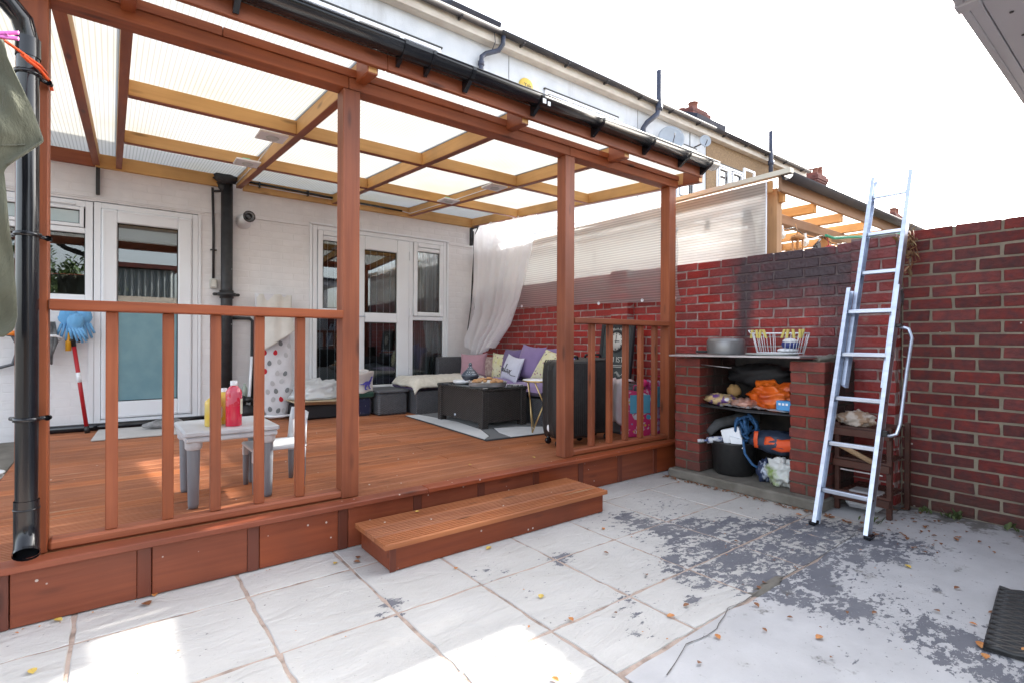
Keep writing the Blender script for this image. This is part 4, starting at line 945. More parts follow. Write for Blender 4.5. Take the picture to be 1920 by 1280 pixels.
b = MB(); b.box(3.90, 4.0, 3.86, 6.05, .50, .86, .012); b.box(3.40, 3.897, 6.0, 6.08, .50, .86, .012); b.build('back_panel', m_grat, sofa)
for y0, y1 in ((3.87, 4.62), (4.63, 5.38)):
    b = MB()
    f = pillow_pt((3.62, (y0+y1)/2, .565), (1, 0, 0), (0, 1, 0), (0, 0, 1), .60, y1-y0, .15)
    b.grid(lambda u, v: f(u*2-1, v*2-1, 1), 14, 14); b.grid(lambda u, v: f(1-u*2, v*2-1, -1), 14, 14); b.build('seat_cushion', m_lil, sofa)
b = MB(); b.box(2.74, 3.88, 5.40, 5.99, .502, .585, .03); b.build('seat_cushion', m_lil2, sofa)
b = MB()
def fl(u, v):
    x = 2.68+u*.98; y = 5.24+v*.62; z = .632+.012*mnoise.noise(Vector((x*6, y*6, 0)))+.006*mnoise.noise(Vector((x*25, y*25, 0)))
    ed = max(0, 1-v/.16); z -= .085*ed**1.5; y += .03*ed; e2 = max(0, 1-u/.10); z -= .075*e2**1.6
    return (x+.015*mnoise.noise(Vector((y*9, u, 3))), y+.02*mnoise.noise(Vector((x*8, v, 1))), z)
b.grid(fl, 60, 40); b.thing('fleece_throw', m_cream, 'cream sheepskin throw laid over the footstool end of the sofa', 'throw', solid=.03)
pillow('cushion', (3.66, 5.55, .765), (.80, -.60, .05), (.12, .1, .95), (-.6, -.8, .15), .34, .31, .13, m_pink, 'dusty pink cushion at the left end below the white curtain')
pillow('cushion', (3.84, 5.40, .74), (.55, -.83, 0), (.1, .05, .95), (-.83, -.55, .1), .30, .30, .10, m_flor2, 'small brown flowered cushion just right of the pink one')
pillow('cushion', (3.86, 5.22, .76), (.3, -.95, 0), (.12, .05, .95), (-.95, -.3, .1), .30, .34, .11, m_flor, 'yellow cushion half hidden under the bottom of the curtain')
pillow('cushion', (3.87, 5.00, .80), (.05, -1, .05), (.22, 0, .97), (-1, -.05, .2), .40, .38, .15, m_lil2, 'dark lilac cushion leaning behind the white relax cushion')
pillow('cushion', (3.86, 4.66, .83), (.0, -1, -.08), (.25, -.1, .97), (-1, 0, .22), .42, .40, .15, m_lil, 'large lilac cushion with a raised corner behind the relax cushion')
_, fr_ = pillow('cushion', (3.70, 4.80, .755), (-.06, -1, -.14), (.30, -.15, .95), (-1, .05, .25), .33, .31, .12, m_wcush, 'white cushion with the black handwritten word relax')
b = MB()
ST = [[(0,.1),(.12,.6),(.2,.95),(.27,.78),(.45,.88),(.58,.8),(.52,.35),(.62,.05),(.85,.15),(1.12,.5),(1.16,.8),(1.02,.88),(.94,.5),(1.05,.1),(1.38,.12),(1.72,1.1),(1.86,1.9),(1.68,1.95),(1.6,1.0),(1.7,.1),(1.98,.1),(2.1,.35)],
      [(2.62,.75),(2.35,.88),(2.1,.45),(2.28,.05),(2.58,.45),(2.68,.82),(2.64,.3),(2.78,.05),(3.0,.3),(3.14,.8),(3.3,.75),(3.42,.2),(3.62,-.15),(4.1,-.25),(4.9,-.15)], [(3.75,.9),(3.35,.35),(2.95,-.15)]]
for s_ in ST:
    pts = []
    for (x0, y0), (x1, y1) in zip(s_, s_[1:]):
        for q in range(4): t = q/4; pts.append((x0+(x1-x0)*t, y0+(y1-y0)*t))
    pts.append(s_[-1])
    P = [fr_(-.86+p[0]*.36, -.40+p[1]*.34-.0*p[0], 1)+Vector((-.002, 0, 0)) for p in pts]
    b.tube(P, .0036, 5)
b.build('lettering', m_ink, bpy.data.objects[_.name])
pillow('cushion', (3.80, 4.22, .79), (.2, -1, -.15), (.35, -.35, .9), (-1, -.2, .3), .40, .38, .15, m_flor, 'yellow flowered cushion leaning on the right arm of the sofa')
pillow('cushion', (3.90, 4.42, .83), (.1, -1, 0), (.2, 0, .97), (-1, -.1, .2), .36, .36, .10, m_lil, 'lilac cushion squeezed behind the yellow flowered one')
m_str = fab('striped_fabric', (.55, .55, .56)); x_, y_, z_ = m_str.xyz(); m_str.over(m_str.ramp(m_str.math('SINE', m_str.math('MULTIPLY', z_, 190)), .2, .4), (.06, .05, .32)); m_str.over(m_str.ramp(m_str.math('SINE', m_str.math('MULTIPLY', z_, 95)), .8, .9), (.6, .18, .04))
b = MB(); b.grid(lambda u, v: (3.70+.32*v, 3.72+.30*u, .845+.05*math.sin(math.pi*u)*(1-.4*v)+.012*math.sin(u*17+v*6)), 30, 16); b.thing('folded_blanket', m_str, 'striped blue and orange blanket folded over the sofa arm behind the suitcases', 'blanket', solid=.02)

# curtain
b = MB()
def cpt(u, t):
    L = [(0, (4.01, 6.04, 2.64)), (.35, (4.0, 6.02, 2.05)), (.7, (3.95, 5.96, 1.45)), (.9, (3.84, 5.99, 1.12)), (1, (3.82, 5.93, 1.02))]
    Rr = [(0, (3.99, 4.66, 2.575)), (.3, (3.99, 4.78, 2.15)), (.6, (3.96, 4.93, 1.62)), (.8, (3.90, 5.06, 1.27)), (1, (3.84, 5.32, .98))]
    def ip(A):
        for (a, p), (c, q) in zip(A, A[1:]):
            if t <= c+1e-6: k = (t-a)/(c-a); return Vector(p).lerp(Vector(q), k)
        return Vector(A[-1][1])
    l, r = ip(L), ip(Rr); p = l.lerp(r, u)
    p.z -= (.11*math.sin(math.pi*min(1, u*1.15))**1)*t**3 + .015*math.sin(math.pi*5*u)*(1-t)**4
    am = .016+.03*t; ph = u*34+2.2*mnoise.noise(Vector((u*3, t*1.6, 0)))+t*1.5
    p.x += am*math.sin(ph)-.03-.14*max(0, t-.72)*math.sin(math.pi*u)-.02*math.sin(u*71+t*3)*.3
    p.y += am*.6*math.cos(ph*.9)
    if u > .55: p.x += .022*math.sin((u-.55)*90)*(t*.6+.2)
    return p
b.grid(cpt, 150, 60); b.thing('curtain', m_curt, 'white voile curtain draped from the canopy corner down over the sofa', 'curtain', solid=0)
b = MB(); b.tube([(4.02, 6.10, 2.60), (4.03, 6.08, 2.30), (4.0, 6.10, 1.95), (3.98, 6.11, 1.55), (3.93, 6.12, 1.2)], [.02, .028, .014, .008, .006], 8); b.thing('rolled_strap', m_ink, 'black rolled strap hanging in the corner left of the white curtain', 'strap')

# coffee table and what stands on it
ct = thing('coffee_table', 'black rattan coffee table with a dark glass top on the rug', 'coffee table', (3.0, 4.4, Z0+.012))
zt = .635; x0, x1, y0, y1 = 2.725, 3.265, 3.985, 4.83
b = MB(); ring(b, x0+.02, x1-.02, 0, 1, .0, 0, 0) if 0 else b.box(x0+.02, x1-.02, y0+.02, y1-.02, .30, zt-.016, .006); b.build('body', m_ratt, ct)
for a in (x0+.04, x1-.04):
    for c in (y0+.04, y1-.04):
        b = MB(); b.box(a-.035, a+.035, c-.035, c+.035, Z0+.012, zt-.017, .004); b.build('leg', m_ratt, ct)
b = MB(); b.box(x0, x1, y0, y1, zt-.015, zt, .004); b.build('glass_top', Mat('smoked_glass', (.02, .025, .028), .04, spec=1.0, coat=.6), ct)
b = MB(); b.box(x0-.002, x1+.002, y0-.002, y0+.02, zt-.028, zt-.0155, .003); b.box(x0-.002, x0+.02, y0+.021, y1, zt-.028, zt-.0155, .003); b.build('top_rim', m_ratt, ct)
b = MB(); b.lathe((x0+.019, 4.50, .335), [(0, .006), (.014, .004), (.016, 0)], 14, axis=(-1, 0, 0)); b.build('badge', m_alu, ct)
b = MB(); c = (2.905, 4.16, zt+.001); b.lathe(c, [(0, 0), (.165, 0), (.18, .008), (.188, .045), (.192, .046), (.182, .044), (.172, .012), (0, .008)], 36); pt = b.thing('round_tray', Mat('tin_tray', (.62, .63, .65), .35, .55), 'round metal tray heaped with brown pastries on the coffee table', 'tray')
m_past = Mat('pastry', (.40, .19, .08), .6, col2=(.55, .33, .16), ns=(30, 30, 30), rnd=.2)
for i in range(46):
    a, r_ = rng.uniform(0, 6.28), .148*math.sqrt(rng.random()); z = zt+.048+.035*max(0, 1-r_/.15)
    b = MB(); b.blob((c[0]+r_*math.cos(a), c[1]+r_*math.sin(a), z), (rng.uniform(.018, .028), rng.uniform(.016, .024), .014), 5, amp=.2, seed=i); b.build('pastry', m_past, pt)
m_tag = Mat('blue_patterned_glaze', (.055, .075, .11), .3, spec=.6, coat=.4)
x_, y_, z_ = m_tag.xyz(); v = m_tag.vor((60, 60, 60), rnd=.1); m_tag.over(m_tag.math('MULTIPLY', m_tag.ramp(v.outputs['Distance'], .38, .3), m_tag.ramp(m_tag.math('SINE', m_tag.math('MULTIPLY', z_, 260)), 0, .2)), (.50, .58, .68))
tg = thing('tagine', 'small blue and white patterned tagine pot with a pointed lid', 'tagine', (2.99, 4.60, zt))
b = MB(); b.lathe((2.99, 4.60, zt), [(0, .001), (.05, .001), (.058, .02), (.086, .055), (.095, .075), (.09, .078), (0, .07)], 30); b.build('base', Mat('dark_glaze', (.03, .035, .05), .25), tg)
b = MB(); b.lathe((2.99, 4.60, zt+.078), [(.093, 0), (.09, .012), (.07, .035), (.04, .065), (.022, .085), (.014, .10), (.02, .108), (.018, .122), (.006, .135), (0, .136)], 30); b.build('lid', m_tag, tg)
b = MB(); b.lathe((2.86, 4.56, zt+.001), [(0, 0), (.06, 0), (.085, .012), (.088, .035), (.083, .036), (.078, .016), (0, .01)], 26); b.thing('white_dish', m_white, 'shallow white dish beside the tagine on the coffee table', 'dish')
m_pat = Mat('black_white_pattern', (.6, .6, .62), .6); v = m_pat.vor((45, 45, 45), 'DISTANCE_TO_EDGE'); m_pat.over(m_pat.ramp(v.outputs['Distance'], .12, .08), (.04, .04, .05))
b = MB(); b.box(3.12, 3.25, 4.02, 4.13, zt+.001, zt+.010, .003); b.thing('coaster', m_pat, 'patterned black and white coaster on the corner of the coffee table', 'coaster')
# rug
b = MB(); RG = [(2.56, 5.28), (2.46, 3.56), (2.50, 3.53), (3.33, 3.50), (3.34, 5.28)]
b.prism([(2.57, 5.26), (2.475, 3.555), (3.34, 3.50), (3.345, 5.28)][::-1], lambda p, t: (p[0], p[1], t), Z0+.001, Z0+.008)
rug = b.thing('rug', Mat('rug_backing', (.05, .05, .055), .9), 'flat white and grey geometric rug under the coffee table', 'rug')
m_rw, m_rg = fab('rug_white', (.55, .57, .60)), fab('rug_grey', (.075, .078, .085))
def rugp(poly, mt): bb = MB(); bb.prism(poly, lambda p, t: (p[0], p[1], t), Z0+.0085, Z0+.0115); bb.build('rug_field', mt, rug)
def cc(P):
    a = sum(P[i][0]*P[(i+1) % len(P)][1]-P[(i+1) % len(P)][0]*P[i][1] for i in range(len(P))); return P if a > 0 else P[::-1]
rugp(cc([(2.57, 5.24), (2.55, 4.6), (2.485, 3.60), (2.60, 3.70), (2.73, 4.02), (2.80, 4.55), (2.72, 5.24)]), m_rw)
rugp(cc([(2.487, 3.595), (2.61, 3.697), (2.74, 4.02), (2.86, 4.02), (2.76, 3.78), (2.72, 3.555), (2.49, 3.57)]), m_rg)
rugp(cc([(2.73, 3.552), (2.77, 3.78), (2.87, 4.0), (3.10, 3.95), (3.33, 3.78), (3.33, 3.515)]), m_rw)
rugp(cc([(2.81, 4.55), (2.745, 4.03), (3.11, 3.97), (3.33, 3.80), (3.335, 5.26), (2.735, 5.24)]), m_rg)
# side table
m_gold = Mat('brass', (.62, .46, .22), .35, 1.0)
sdt = thing('side_table', 'small round white side table on crossed brass wire legs', 'side table', (3.12, 3.64, Z0))
b = MB(); b.lathe((3.12, 3.64, .705), [(0, 0), (.150, 0), (.155, .004), (.155, .014), (0, .014)], 34); b.build('rim', m_gold, sdt)
b = MB(); b.lathe((3.12, 3.64, .7195), [(0, .0), (.148, .0), (.148, .006), (0, .006)], 34); b.build('top', m_white, sdt)
A = [(3.12+.135*math.cos(t), 3.64+.135*math.sin(t)) for t in (2.9, 4.9, .6, 5.9)]; B = [(3.12+.15*math.cos(t), 3.64+.15*math.sin(t)) for t in (3.6, 1.2, 5.6)]
for i in range(3):
    b = MB(); f = Vector((*B[i], Z0+.016)); 
    for dt in (-1.9, 1.9):
        an = (3.6, 1.2, 5.6)[i]+dt; b.tube([f, (3.12+.13*math.cos(an), 3.64+.13*math.sin(an), .705)], .0055, 8)
    b.build('leg', m_gold, sdt)
# suitcases
def suitcase(lab, c, ang, w, d, h):
    t = thing('suitcase', lab, 'suitcase', (c[0], c[1], Z0), 'black ribbed suitcases behind the short railing'); U = Vector((math.cos(ang), math.sin(ang), 0)); V = Vector((-U.y, U.x, 0)); C0 = Vector((c[0], c[1], Z0+.055+h/2))
    b = MB(); prof = []
    for i in range(33):
        a = 2*math.pi*i/32; ex = .28; cx_ = math.copysign(abs(math.cos(a))**ex, math.cos(a)); sz = math.copysign(abs(math.sin(a))**ex, math.sin(a)); prof.append((cx_*w/2, sz*h/2))
    prof = prof[:-1]
    def ringp(k, y): return [C0+U*p[0]*k+Vector((0, 0, p[1]*(1-(1-k)*w/h)))+V*y for p in prof]
    L = [ringp(.86, -d/2), ringp(.95, -d/2+.012), ringp(1, -d/2+.045), ringp(1, -.012), ringp(.985, -.008), ringp(.985, .008), ringp(1, .012), ringp(1, d/2-.045), ringp(.95, d/2-.012), ringp(.86, d/2)]
    vs = [p for r_ in L for p in r_]; n = 32; F = [(j*n+i, j*n+(i+1) % n, (j+1)*n+(i+1) % n, (j+1)*n+i) for j in range(len(L)-1) for i in range(n)]
    F += [tuple(range(n))[::-1], tuple((len(L)-1)*n+i for i in range(n))]; b.add(vs, F, 0, False); b.build('shell', m_blackrubber, t)
    nr = 19
    for i in range(nr):
        x = -w*.42+w*.84*i/(nr-1)
        for sg in (-1, 1):
            b = MB(); pts = [C0+U*x+V*(sg*(d/2-.035))+Vector((0, 0, h/2-.004)), C0+U*x+V*(sg*(d/2-.001))+Vector((0, 0, h/2-.035)), C0+U*x+V*(sg*(d/2-.001))-Vector((0, 0, h/2-.05)), C0+U*x+V*(sg*(d/2-.03))-Vector((0, 0, h/2-.01))]; b.tube(pts, w*.014, 6); b.build('rib', m_blackrubber, t)
    for sx in (-1, 1):
        for sy in (-1, 1):
            p = C0+U*sx*(w/2-.05)+V*sy*(d/2-.04); p.z = Z0+.027
            b = MB(); b.lathe(p-V*.012, [(0, 0), (.022, 0), (.026, .004), (.026, .02), (.022, .024), (0, .024)], 16, axis=V); b.tube([p, (p.x, p.y, Z0+.075)], .014, 8); b.build('wheel', m_black, t)
    b = MB(); b.tube([C0+U*-.08+Vector((0, 0, h/2)), C0+U*-.075+Vector((0, 0, h/2+.022)), C0+U*.075+Vector((0, 0, h/2+.022)), C0+U*.08+Vector((0, 0, h/2))], .010, 8); b.build('handle', m_black, t)
    b = MB(); q = C0-U*w/2+Vector((0, 0, -h*.36)); b.blob(q+U*.01, (.012, .02, .03), 8, amp=.02); b.build('corner_guard', m_white, t)
suitcase('black ribbed suitcase touching the middle canopy post', (2.955, 3.07), R(-12), .40, .24, .63)
suitcase('black ribbed suitcase standing just right of the other one', (3.30, 3.14), R(-12), .26, .26, .64)
# framed clock sign leaning on the pier
ck = thing('clock_picture', 'black framed station clock sign leaning on the wall pier behind the railing', 'clock sign', (3.93, 3.45, Z0))
Bt, Tp = Vector((3.86, 3.45, .30)), Vector((3.995, 3.45, 1.24)); dv = (Tp-Bt); up_ = dv.normalized(); nr_ = Vector((-up_.z, 0, up_.x)); ce = (Bt+Tp)/2
b = MB(); b.obox(ce, (0, .205, 0), dv/2, nr_*.008, .002); b.build('board', Mat('dark_green_board', (.022, .03, .032), .5, col2=(.05, .06, .06), ns=(12, 12, 12)), ck)
b = MB()
for sg in (-1, 1): b.obox(ce+Vector((0, sg*.19, 0)), (0, .018, 0), dv/2, nr_*.018, .003)
b.obox(Tp-up_*.018, (0, .172, 0), up_*.018, nr_*.018, .003); b.obox(Bt+up_*.018, (0, .172, 0), up_*.018, nr_*.018, .003); b.build('frame', m_ink, ck)
cc0 = Bt+up_*.78+nr_*.010
b = MB(); b.lathe(cc0, [(0, .006), (.088, .006), (.088, 0)], 36, axis=nr_); b.build('clock_face', Mat('ivory_dial', (.60, .58, .54), .6), ck)
b = MB(); b.lathe(cc0, [(.088, 0), (.088, .014), (.104, .012), (.106, 0)], 36, axis=nr_); b.build('clock_rim', m_ink, ck)
b = MB(); sd_ = Vector((0, -1, 0)); q = cc0+nr_*.009
b.beam(q-up_*.015, q+up_*.062, .007, .002, up=nr_); b.beam(q-sd_*.015, q+sd_*.045, .008, .002, up=nr_)
for k in range(12):
    a = k*math.pi/6; dr2 = up_*math.cos(a)+sd_*math.sin(a); b.beam(q+dr2*.068-nr_*.002, q+dr2*.084-nr_*.002, .006 if k % 3 else .010, .002, up=nr_)
b.build('clock_hands', m_ink, ck)
m_lt = Mat('cream_print', (.50, .50, .46), .7); rot = Matrix((sd_, up_, nr_)).transposed().to_euler()
text('RM IST', .075, m_lt, ck, Bt+up_*.60+nr_*.0095, rot); text('STATION', .045, m_lt, ck, Bt+up_*.90+nr_*.0095, rot, sx=1.1) if 0 else None
b = MB()
for zz, wd in ((.545, .11), (.53, .09), (.40, .12), (.36, .07)): b.beam(Bt+up_*zz+nr_*.0095-sd_*wd, Bt+up_*zz+nr_*.0095+sd_*wd, .006, .002, up=nr_)
for i in range(22): a = -1.25+2.5*i/21; dr2 = up_*math.cos(a)+sd_*math.sin(a); b.beam(cc0+dr2*.115, cc0+dr2*(.122+.02*((i*7) % 3 > 0)), .006, .002, up=nr_)
for i in range(7):
    for sg in (-1, 1): a = i*.9; b.beam(Bt+up_*(.47+.02*math.sin(a))+sd_*sg*(.01+.015*i)+nr_*.0095, Bt+up_*(.455+.02*math.cos(a))+sd_*sg*(.02+.015*i)+nr_*.0095, .006, .002, up=nr_)
b.build('printed_ornament', m_lt, ck)
# stool with pink cloth, gift bags
m_pk = fab('pale_pink_towel', (.62, .42, .45), (.72, .66, .68), ns=(3, 3, 3)); b = MB()
b.grid(lambda u, v: (3.58+.02*math.sin(v*20)+.34*max(0, u-.55), 3.42-.38*v+.02*math.sin(u*7), .38+.34*min(1, u/.55)-.08*abs(v-.5)*(u < .3)+.012*math.sin(v*25+u*4)), 20, 30); b.thing('pink_towel', m_pk, 'pale pink and white towel draped behind the short railing balusters', 'towel', solid=.012)
b = MB(); b.box(3.62, 3.95, 3.0, 3.42, Z0, .68, .02); b.thing('dark_box', m_grey, 'dark box under the pale pink towel', 'box')
m_gb = Mat('cartoon_gift_bag', (.55, .03, .14), .35, col2=(.62, .62, .66), ns=(14, 14, 14), contrast=(.52, .56)); v = m_gb.vor((12, 12, 12)); m_gb.over(m_gb.ramp(v.outputs['Distance'], .30, .27), (.09, .33, .50)); v = m_gb.vor((17, 17, 17), off=(4, 4, 4)); m_gb.over(m_gb.ramp(v.outputs['Distance'], .17, .15), (.65, .50, .05))
m_gb2 = Mat('pink_purple_gift_bag', (.50, .04, .22), .35, col2=(.55, .45, .65), ns=(20, 20, 20), contrast=(.5, .56)); m_gt = Mat('turquoise_paper', (.10, .36, .52), .5); m_hp = Mat('hot_pink', (.75, .05, .22), .4)
def gbag(lab, x, y, w, d, h, mt, ang):
    t = thing('gift_bag', lab, 'gift bag', (x, y, Z0), 'gift bags behind the short railing'); ca, sa = math.cos(ang), math.sin(ang); U = Vector((ca, sa, 0)); V = Vector((-sa, ca, 0)); C = Vector((x, y, 0)); b = MB()
    def f(u, v): 
        k = 1-.12*v; P4 = [(-w/2, -d/2), (w/2, -d/2), (w/2, d/2), (-w/2, d/2), (-w/2, -d/2)]; i = min(3, int(u*4)); s_ = u*4-i; a, c = P4[i], P4[i+1]
        return C+U*(a[0]+(c[0]-a[0])*s_)+V*((a[1]+(c[1]-a[1])*s_)*k)+Vector((0, 0, Z0+.002+h*v+.008*math.sin(u*40)*(v > .98)))
    b.grid(f, 24, 8, sm=False); b.build('bag', mt, t, solid=.003)
    b = MB(); q = C-V*(d/2+.004); b.obox(q+Vector((0, 0, Z0+h*.72)), U*w*.36, V*.002, (0, 0, h*.20), .001); b.build('printed_panel', m_gt, t)
    b = MB(); q = C-V*d*.4; b.tube([q-U*.06+Vector((0, 0, Z0+h)), q-U*.05+Vector((0, 0, Z0+h+.05)), q+U*.05+Vector((0, 0, Z0+h+.05)), q+U*.06+Vector((0, 0, Z0+h))], .004, 6); b.build('handle', m_hp, t)
gbag('red and turquoise gift bag behind the right balusters', 3.70, 2.98, .26, .12, .40, m_gb, R(-28)); gbag('purple and pink gift bag beside the end post', 3.93, 3.02, .14, .22, .47, m_gb2, R(-10))
b = MB(); b.blob((3.82, 3.02, .70), (.05, .05, .035), 8); b.thing('pink_tissue', m_hp, 'bright pink crumpled tissue on top of the gift bag', 'tissue')
# storage box, dinosaur bag, dark bag
bx = thing('storage_box', 'small grey rattan storage box left of the footstool', 'storage box', (2.5, 5.6, Z0))
b = MB(); b.box(2.335, 2.69, 5.44, 5.92, Z0, .49, .02); b.build('body', m_grat, bx); b = MB(); b.box(2.325, 2.70, 5.43, 5.93, .4905, .52, .012); b.build('lid', m_grey, bx)
m_nav = fab('navy_fabric', (.022, .024, .06)); v = m_nav.vor((40, 40, 40)); m_nav.over(m_nav.ramp(v.outputs['Distance'], .12, .09), (.5, .5, .5))
b = MB(); b.box(1.98, 2.30, 5.52, 5.78, Z0, .44, .03); b.thing('navy_bag', m_nav, 'dark navy spotted case under the dinosaur bag', 'case')
m_cot = fab('cotton_canvas', (.62, .58, .56)); m_grn = fab('dark_green_cloth', (.02, .06, .045))
db = thing('dinosaur_bag', 'cream cloth bag with a blue dinosaur print and green bottom', 'cloth bag', (2.15, 5.6, .44))
b = MB(); b.grid(lambda u, v: (2.0+.32*u, 5.55+.05*math.sin(math.pi*u)*-1+.02*math.sin(v*4), .505+.225*v+.01*math.sin(u*9)), 16, 10); b.grid(lambda u, v: (2.32-.32*u, 5.68+.03*math.sin(math.pi*u), .505+.235*v+.01*math.sin(u*9)), 16, 10); b.build('bag', m_cot, db, solid=.006)
b = MB(); b.box(1.99, 2.33, 5.50, 5.70, .442, .51, .03); b.build('bottom', m_grn, db)
DN = [(0,.42),(.25,.44),(.42,.58),(.55,.62),(.68,.60),(.80,.72),(.88,.92),(1,.95),(.98,.86),(.92,.80),(.90,.62),(.80,.50),(.86,.40),(.78,.42),(.74,.30),(.78,.12),(.86,.10),(.86,.04),(.70,.05),(.66,.26),(.62,.34),(.50,.22),(.48,.08),(.60,.04),(.58,-.02),(.40,.0),(.38,.22),(.44,.40),(.30,.37),(.15,.36)]
b = MB(); b.prism(cc([(2.135+.17*x, .535+.15*z) for x, z in DN]), lambda p, t: (p[0], t-.045*math.sin(math.pi*(p[0]-2.0)/.32), p[1]), 5.535, 5.54); b.build('dinosaur_print', Mat('blue_print', (.07, .06, .35), .8), db)
# cardboard tray with a white plastic bag on a dark box
b = MB(); b.box(1.50, 2.0, 5.60, 6.0, Z0, .40, .02); b.thing('black_box', m_ink, 'low black box under the cardboard tray near the middle post', 'box')
b = MB(); b.obox((1.76, 5.72, .44), (.29, 0, 0), (0, .20, 0), (0, 0, .004)); b.obox((1.76, 5.49, .425), (.28, 0, -.01), (0, .035, -.02), (0, .002, .003)); b.thing('cardboard_tray', Mat('cardboard', (.42, .34, .22), .8, col2=(.5, .42, .29), ns=(5, 5, 5)), 'flat piece of cardboard lying on the black box', 'cardboard')
b = MB(); b.blob((1.76, 5.74, .50), (.27, .17, .15), 26, amp=.20, fr=2.2, seed=3, flat=-.048); b.thing('plastic_bag', m_bag, 'crumpled thin white plastic bag on the cardboard tray', 'plastic bag')
b = MB(); b.blob((1.53, 5.45, .29), (.03, .03, .05), 8, amp=.1, fr=4); b.thing('orange_toy', Mat('orange_toy', (.75, .22, .02), .4, col2=(.6, .05, .01), ns=(20, 20, 20)), 'small orange and red toy on the deck beside the ironing board', 'toy')
# ironing board wrapped with leaf print cover
m_leaf = fab('leaf_print_cover', (.66, .66, .70))
m_g1, m_g2, m_rd = Mat('grey_print', (.20, .215, .23), .9), Mat('light_grey_print', (.48, .48, .50), .9), Mat('red_print', (.50, .015, .03), .8)
ib = thing('ironing_board', 'folded ironing board with white leaf print cover leaning on the house wall', 'ironing board', (1.4, 5.9, Z0))
def ibf(u, v, s=1):
    z = Z0+.02+1.30*v; wv = .34*(1-.45*max(0, (.22-v)/.22)**1.4); x = 1.39+(u-.5)*wv-.02*v; y = 5.86+.16*v-.045*math.sin(math.pi*u)**.5*s+.010*mnoise.noise(Vector((x*9, z*7, 0)))
    return (x, y, z)
b = MB(); b.grid(lambda u, v: ibf(u, v, 1), 16, 40); b.grid(lambda u, v: ibf(1-u, v, -.3), 16, 40); b.build('cover', m_leaf, ib)
def lprint(u, v, s_, mt, rt):
    p = Vector(ibf(u, v)); b = MB(); K = 12; pts = []
    for i in range(K):
        a = 2*math.pi*i/K; r_ = s_*(1+.35*max(0, math.cos(a))**6); pts.append((r_*math.sin(a)*.85, r_*math.cos(a)))
    ca, sa = math.cos(rt), math.sin(rt); vs = [(p.x+x*ca-z*sa, p.y-.006, p.z+x*sa+z*ca) for x, z in pts]; b.add(vs, [tuple(range(K))]); return b
k = 0
for j in range(10):
    for i in range(3):
        u, v = .20+.29*i+(.14 if j % 2 else 0)+rng.uniform(-.04, .04), .06+j*.075+rng.uniform(-.012, .012)
        if u > .92: continue
        mt = (m_g1, m_rd, m_g2, m_g1, m_g2, m_rd, m_g2)[(i*3+j*2) % 7]; lprint(u, v, .025, mt, rng.uniform(-.5, .5)).build('leaf_print', mt, ib)
m_bei = fab('beige_cloth', (.62, .595, .56)); b = MB()
def bcl(u, v):
    z = 1.56-.62*v*(1-.38*u); x = 1.22+.35*u-.02*math.sin(v*3); y = 6.01-.17*v-.010*math.sin(u*14+v*3)-.03*math.sin(math.pi*u)
    return (x, y, z)
b.grid(bcl, 30, 24); b.thing('beige_cloth', m_bei, 'beige cloth draped over the top of the ironing board', 'cloth', solid=.004)
b = MB(); b.tube([(1.16, 5.80, .30), (1.36, 5.74, .285), (1.54, 5.70, .30)], .012, 8); b.tube([(1.13, 5.95, .27), (1.15, 5.96, .65), (1.17, 6.0, .9)], .014, 8); b.build('leg', m_white, ib)
m_gb_ = Mat('green_bottle', (.28, .33, .28), .3)
b = MB(); b.lathe((1.10, 5.98, Z0+.20), [(0, 0), (.025, 0), (.026, .13), (.012, .16), (.012, .18), (0, .18)], 16); b.thing('glass_bottle', m_gb_, 'pale green bottle standing against the wall beside the ironing board', 'bottle')
b = MB(); b.blob((1.08, 5.92, Z0+.08), (.13, .10, .08), 12, amp=.2); b.thing('black_shoe_pile', m_ink, 'black bundle on the deck left of the ironing board', 'bundle')
b = MB(); b.blob((1.06, 5.93, Z0+.20), (.05, .04, .06), 10, amp=.2); b.blob((1.12, 5.9, Z0+.22), (.04, .05, .03), 10, amp=.2); b.thing('black_hat', m_blackrubber, 'small black hat on top of the black bundle', 'cap')
# kid's table, chair, bottles
m_kg = Mat('grey_white_plastic', (.55, .57, .60), .35, col2=(.50, .52, .55), ns=(12, 12, 12), spec=.5); m_kd = Mat('mid_grey_plastic', (.20, .215, .24), .4)
pz = m_kg.noise((16, 16, 16), 3, off=(6, 1, 1)); m_kg.over(m_kg.math('MULTIPLY', m_kg.ramp(pz, .64, .72), .5), (.18, .35, .65))
kt = thing('kids_table', 'small grey plastic children\'s table with paint bottles behind the railing', 'table', (.5, 3.2, Z0))
b = MB(); b.box(.275, .715, 2.95, 3.41, .598, .625, .012); b.box(.285, .705, 2.96, 3.40, .57, .597, .006); b.build('tabletop', m_kg, kt)
for x, y in ((.325, 3.005), (.325, 3.36), (.665, 3.005), (.665, 3.36)):
    b = MB(); b.lathe((x, y, Z0), [(0, 0), (.021, 0), (.024, .02), (.029, .28), (.029, .33)], 18); b.lathe((x, y, Z0+.29), [(.031, 0), (.038, .01), (.039, .045)], 18, m=1); b.build('leg', [m_kd, m_kg], kt)
kc = thing('kids_chair', 'small grey plastic children\'s chair facing the little table', 'chair', (.75, 3.2, Z0))
b = MB(); b.box(.60, .885, 3.06, 3.345, .468, .488, .008); b.box(.603, .63, 3.063, 3.09, .41, .468, .004); b.box(.603, .63, 3.315, 3.342, .41, .468, .004); b.box(.855, .882, 3.063, 3.09, .41, .468, .004); b.box(.855, .882, 3.315, 3.342, .41, .468, .004); b.build('seat', m_kg, kc)
for x, y in ((.62, 3.08), (.62, 3.325), (.868, 3.08), (.868, 3.325)):
    b = MB(); b.lathe((x, y, Z0), [(0, 0), (.013, 0), (.017, .10), (.017, .172)], 14); b.build('leg', m_kd, kc)
b = MB()
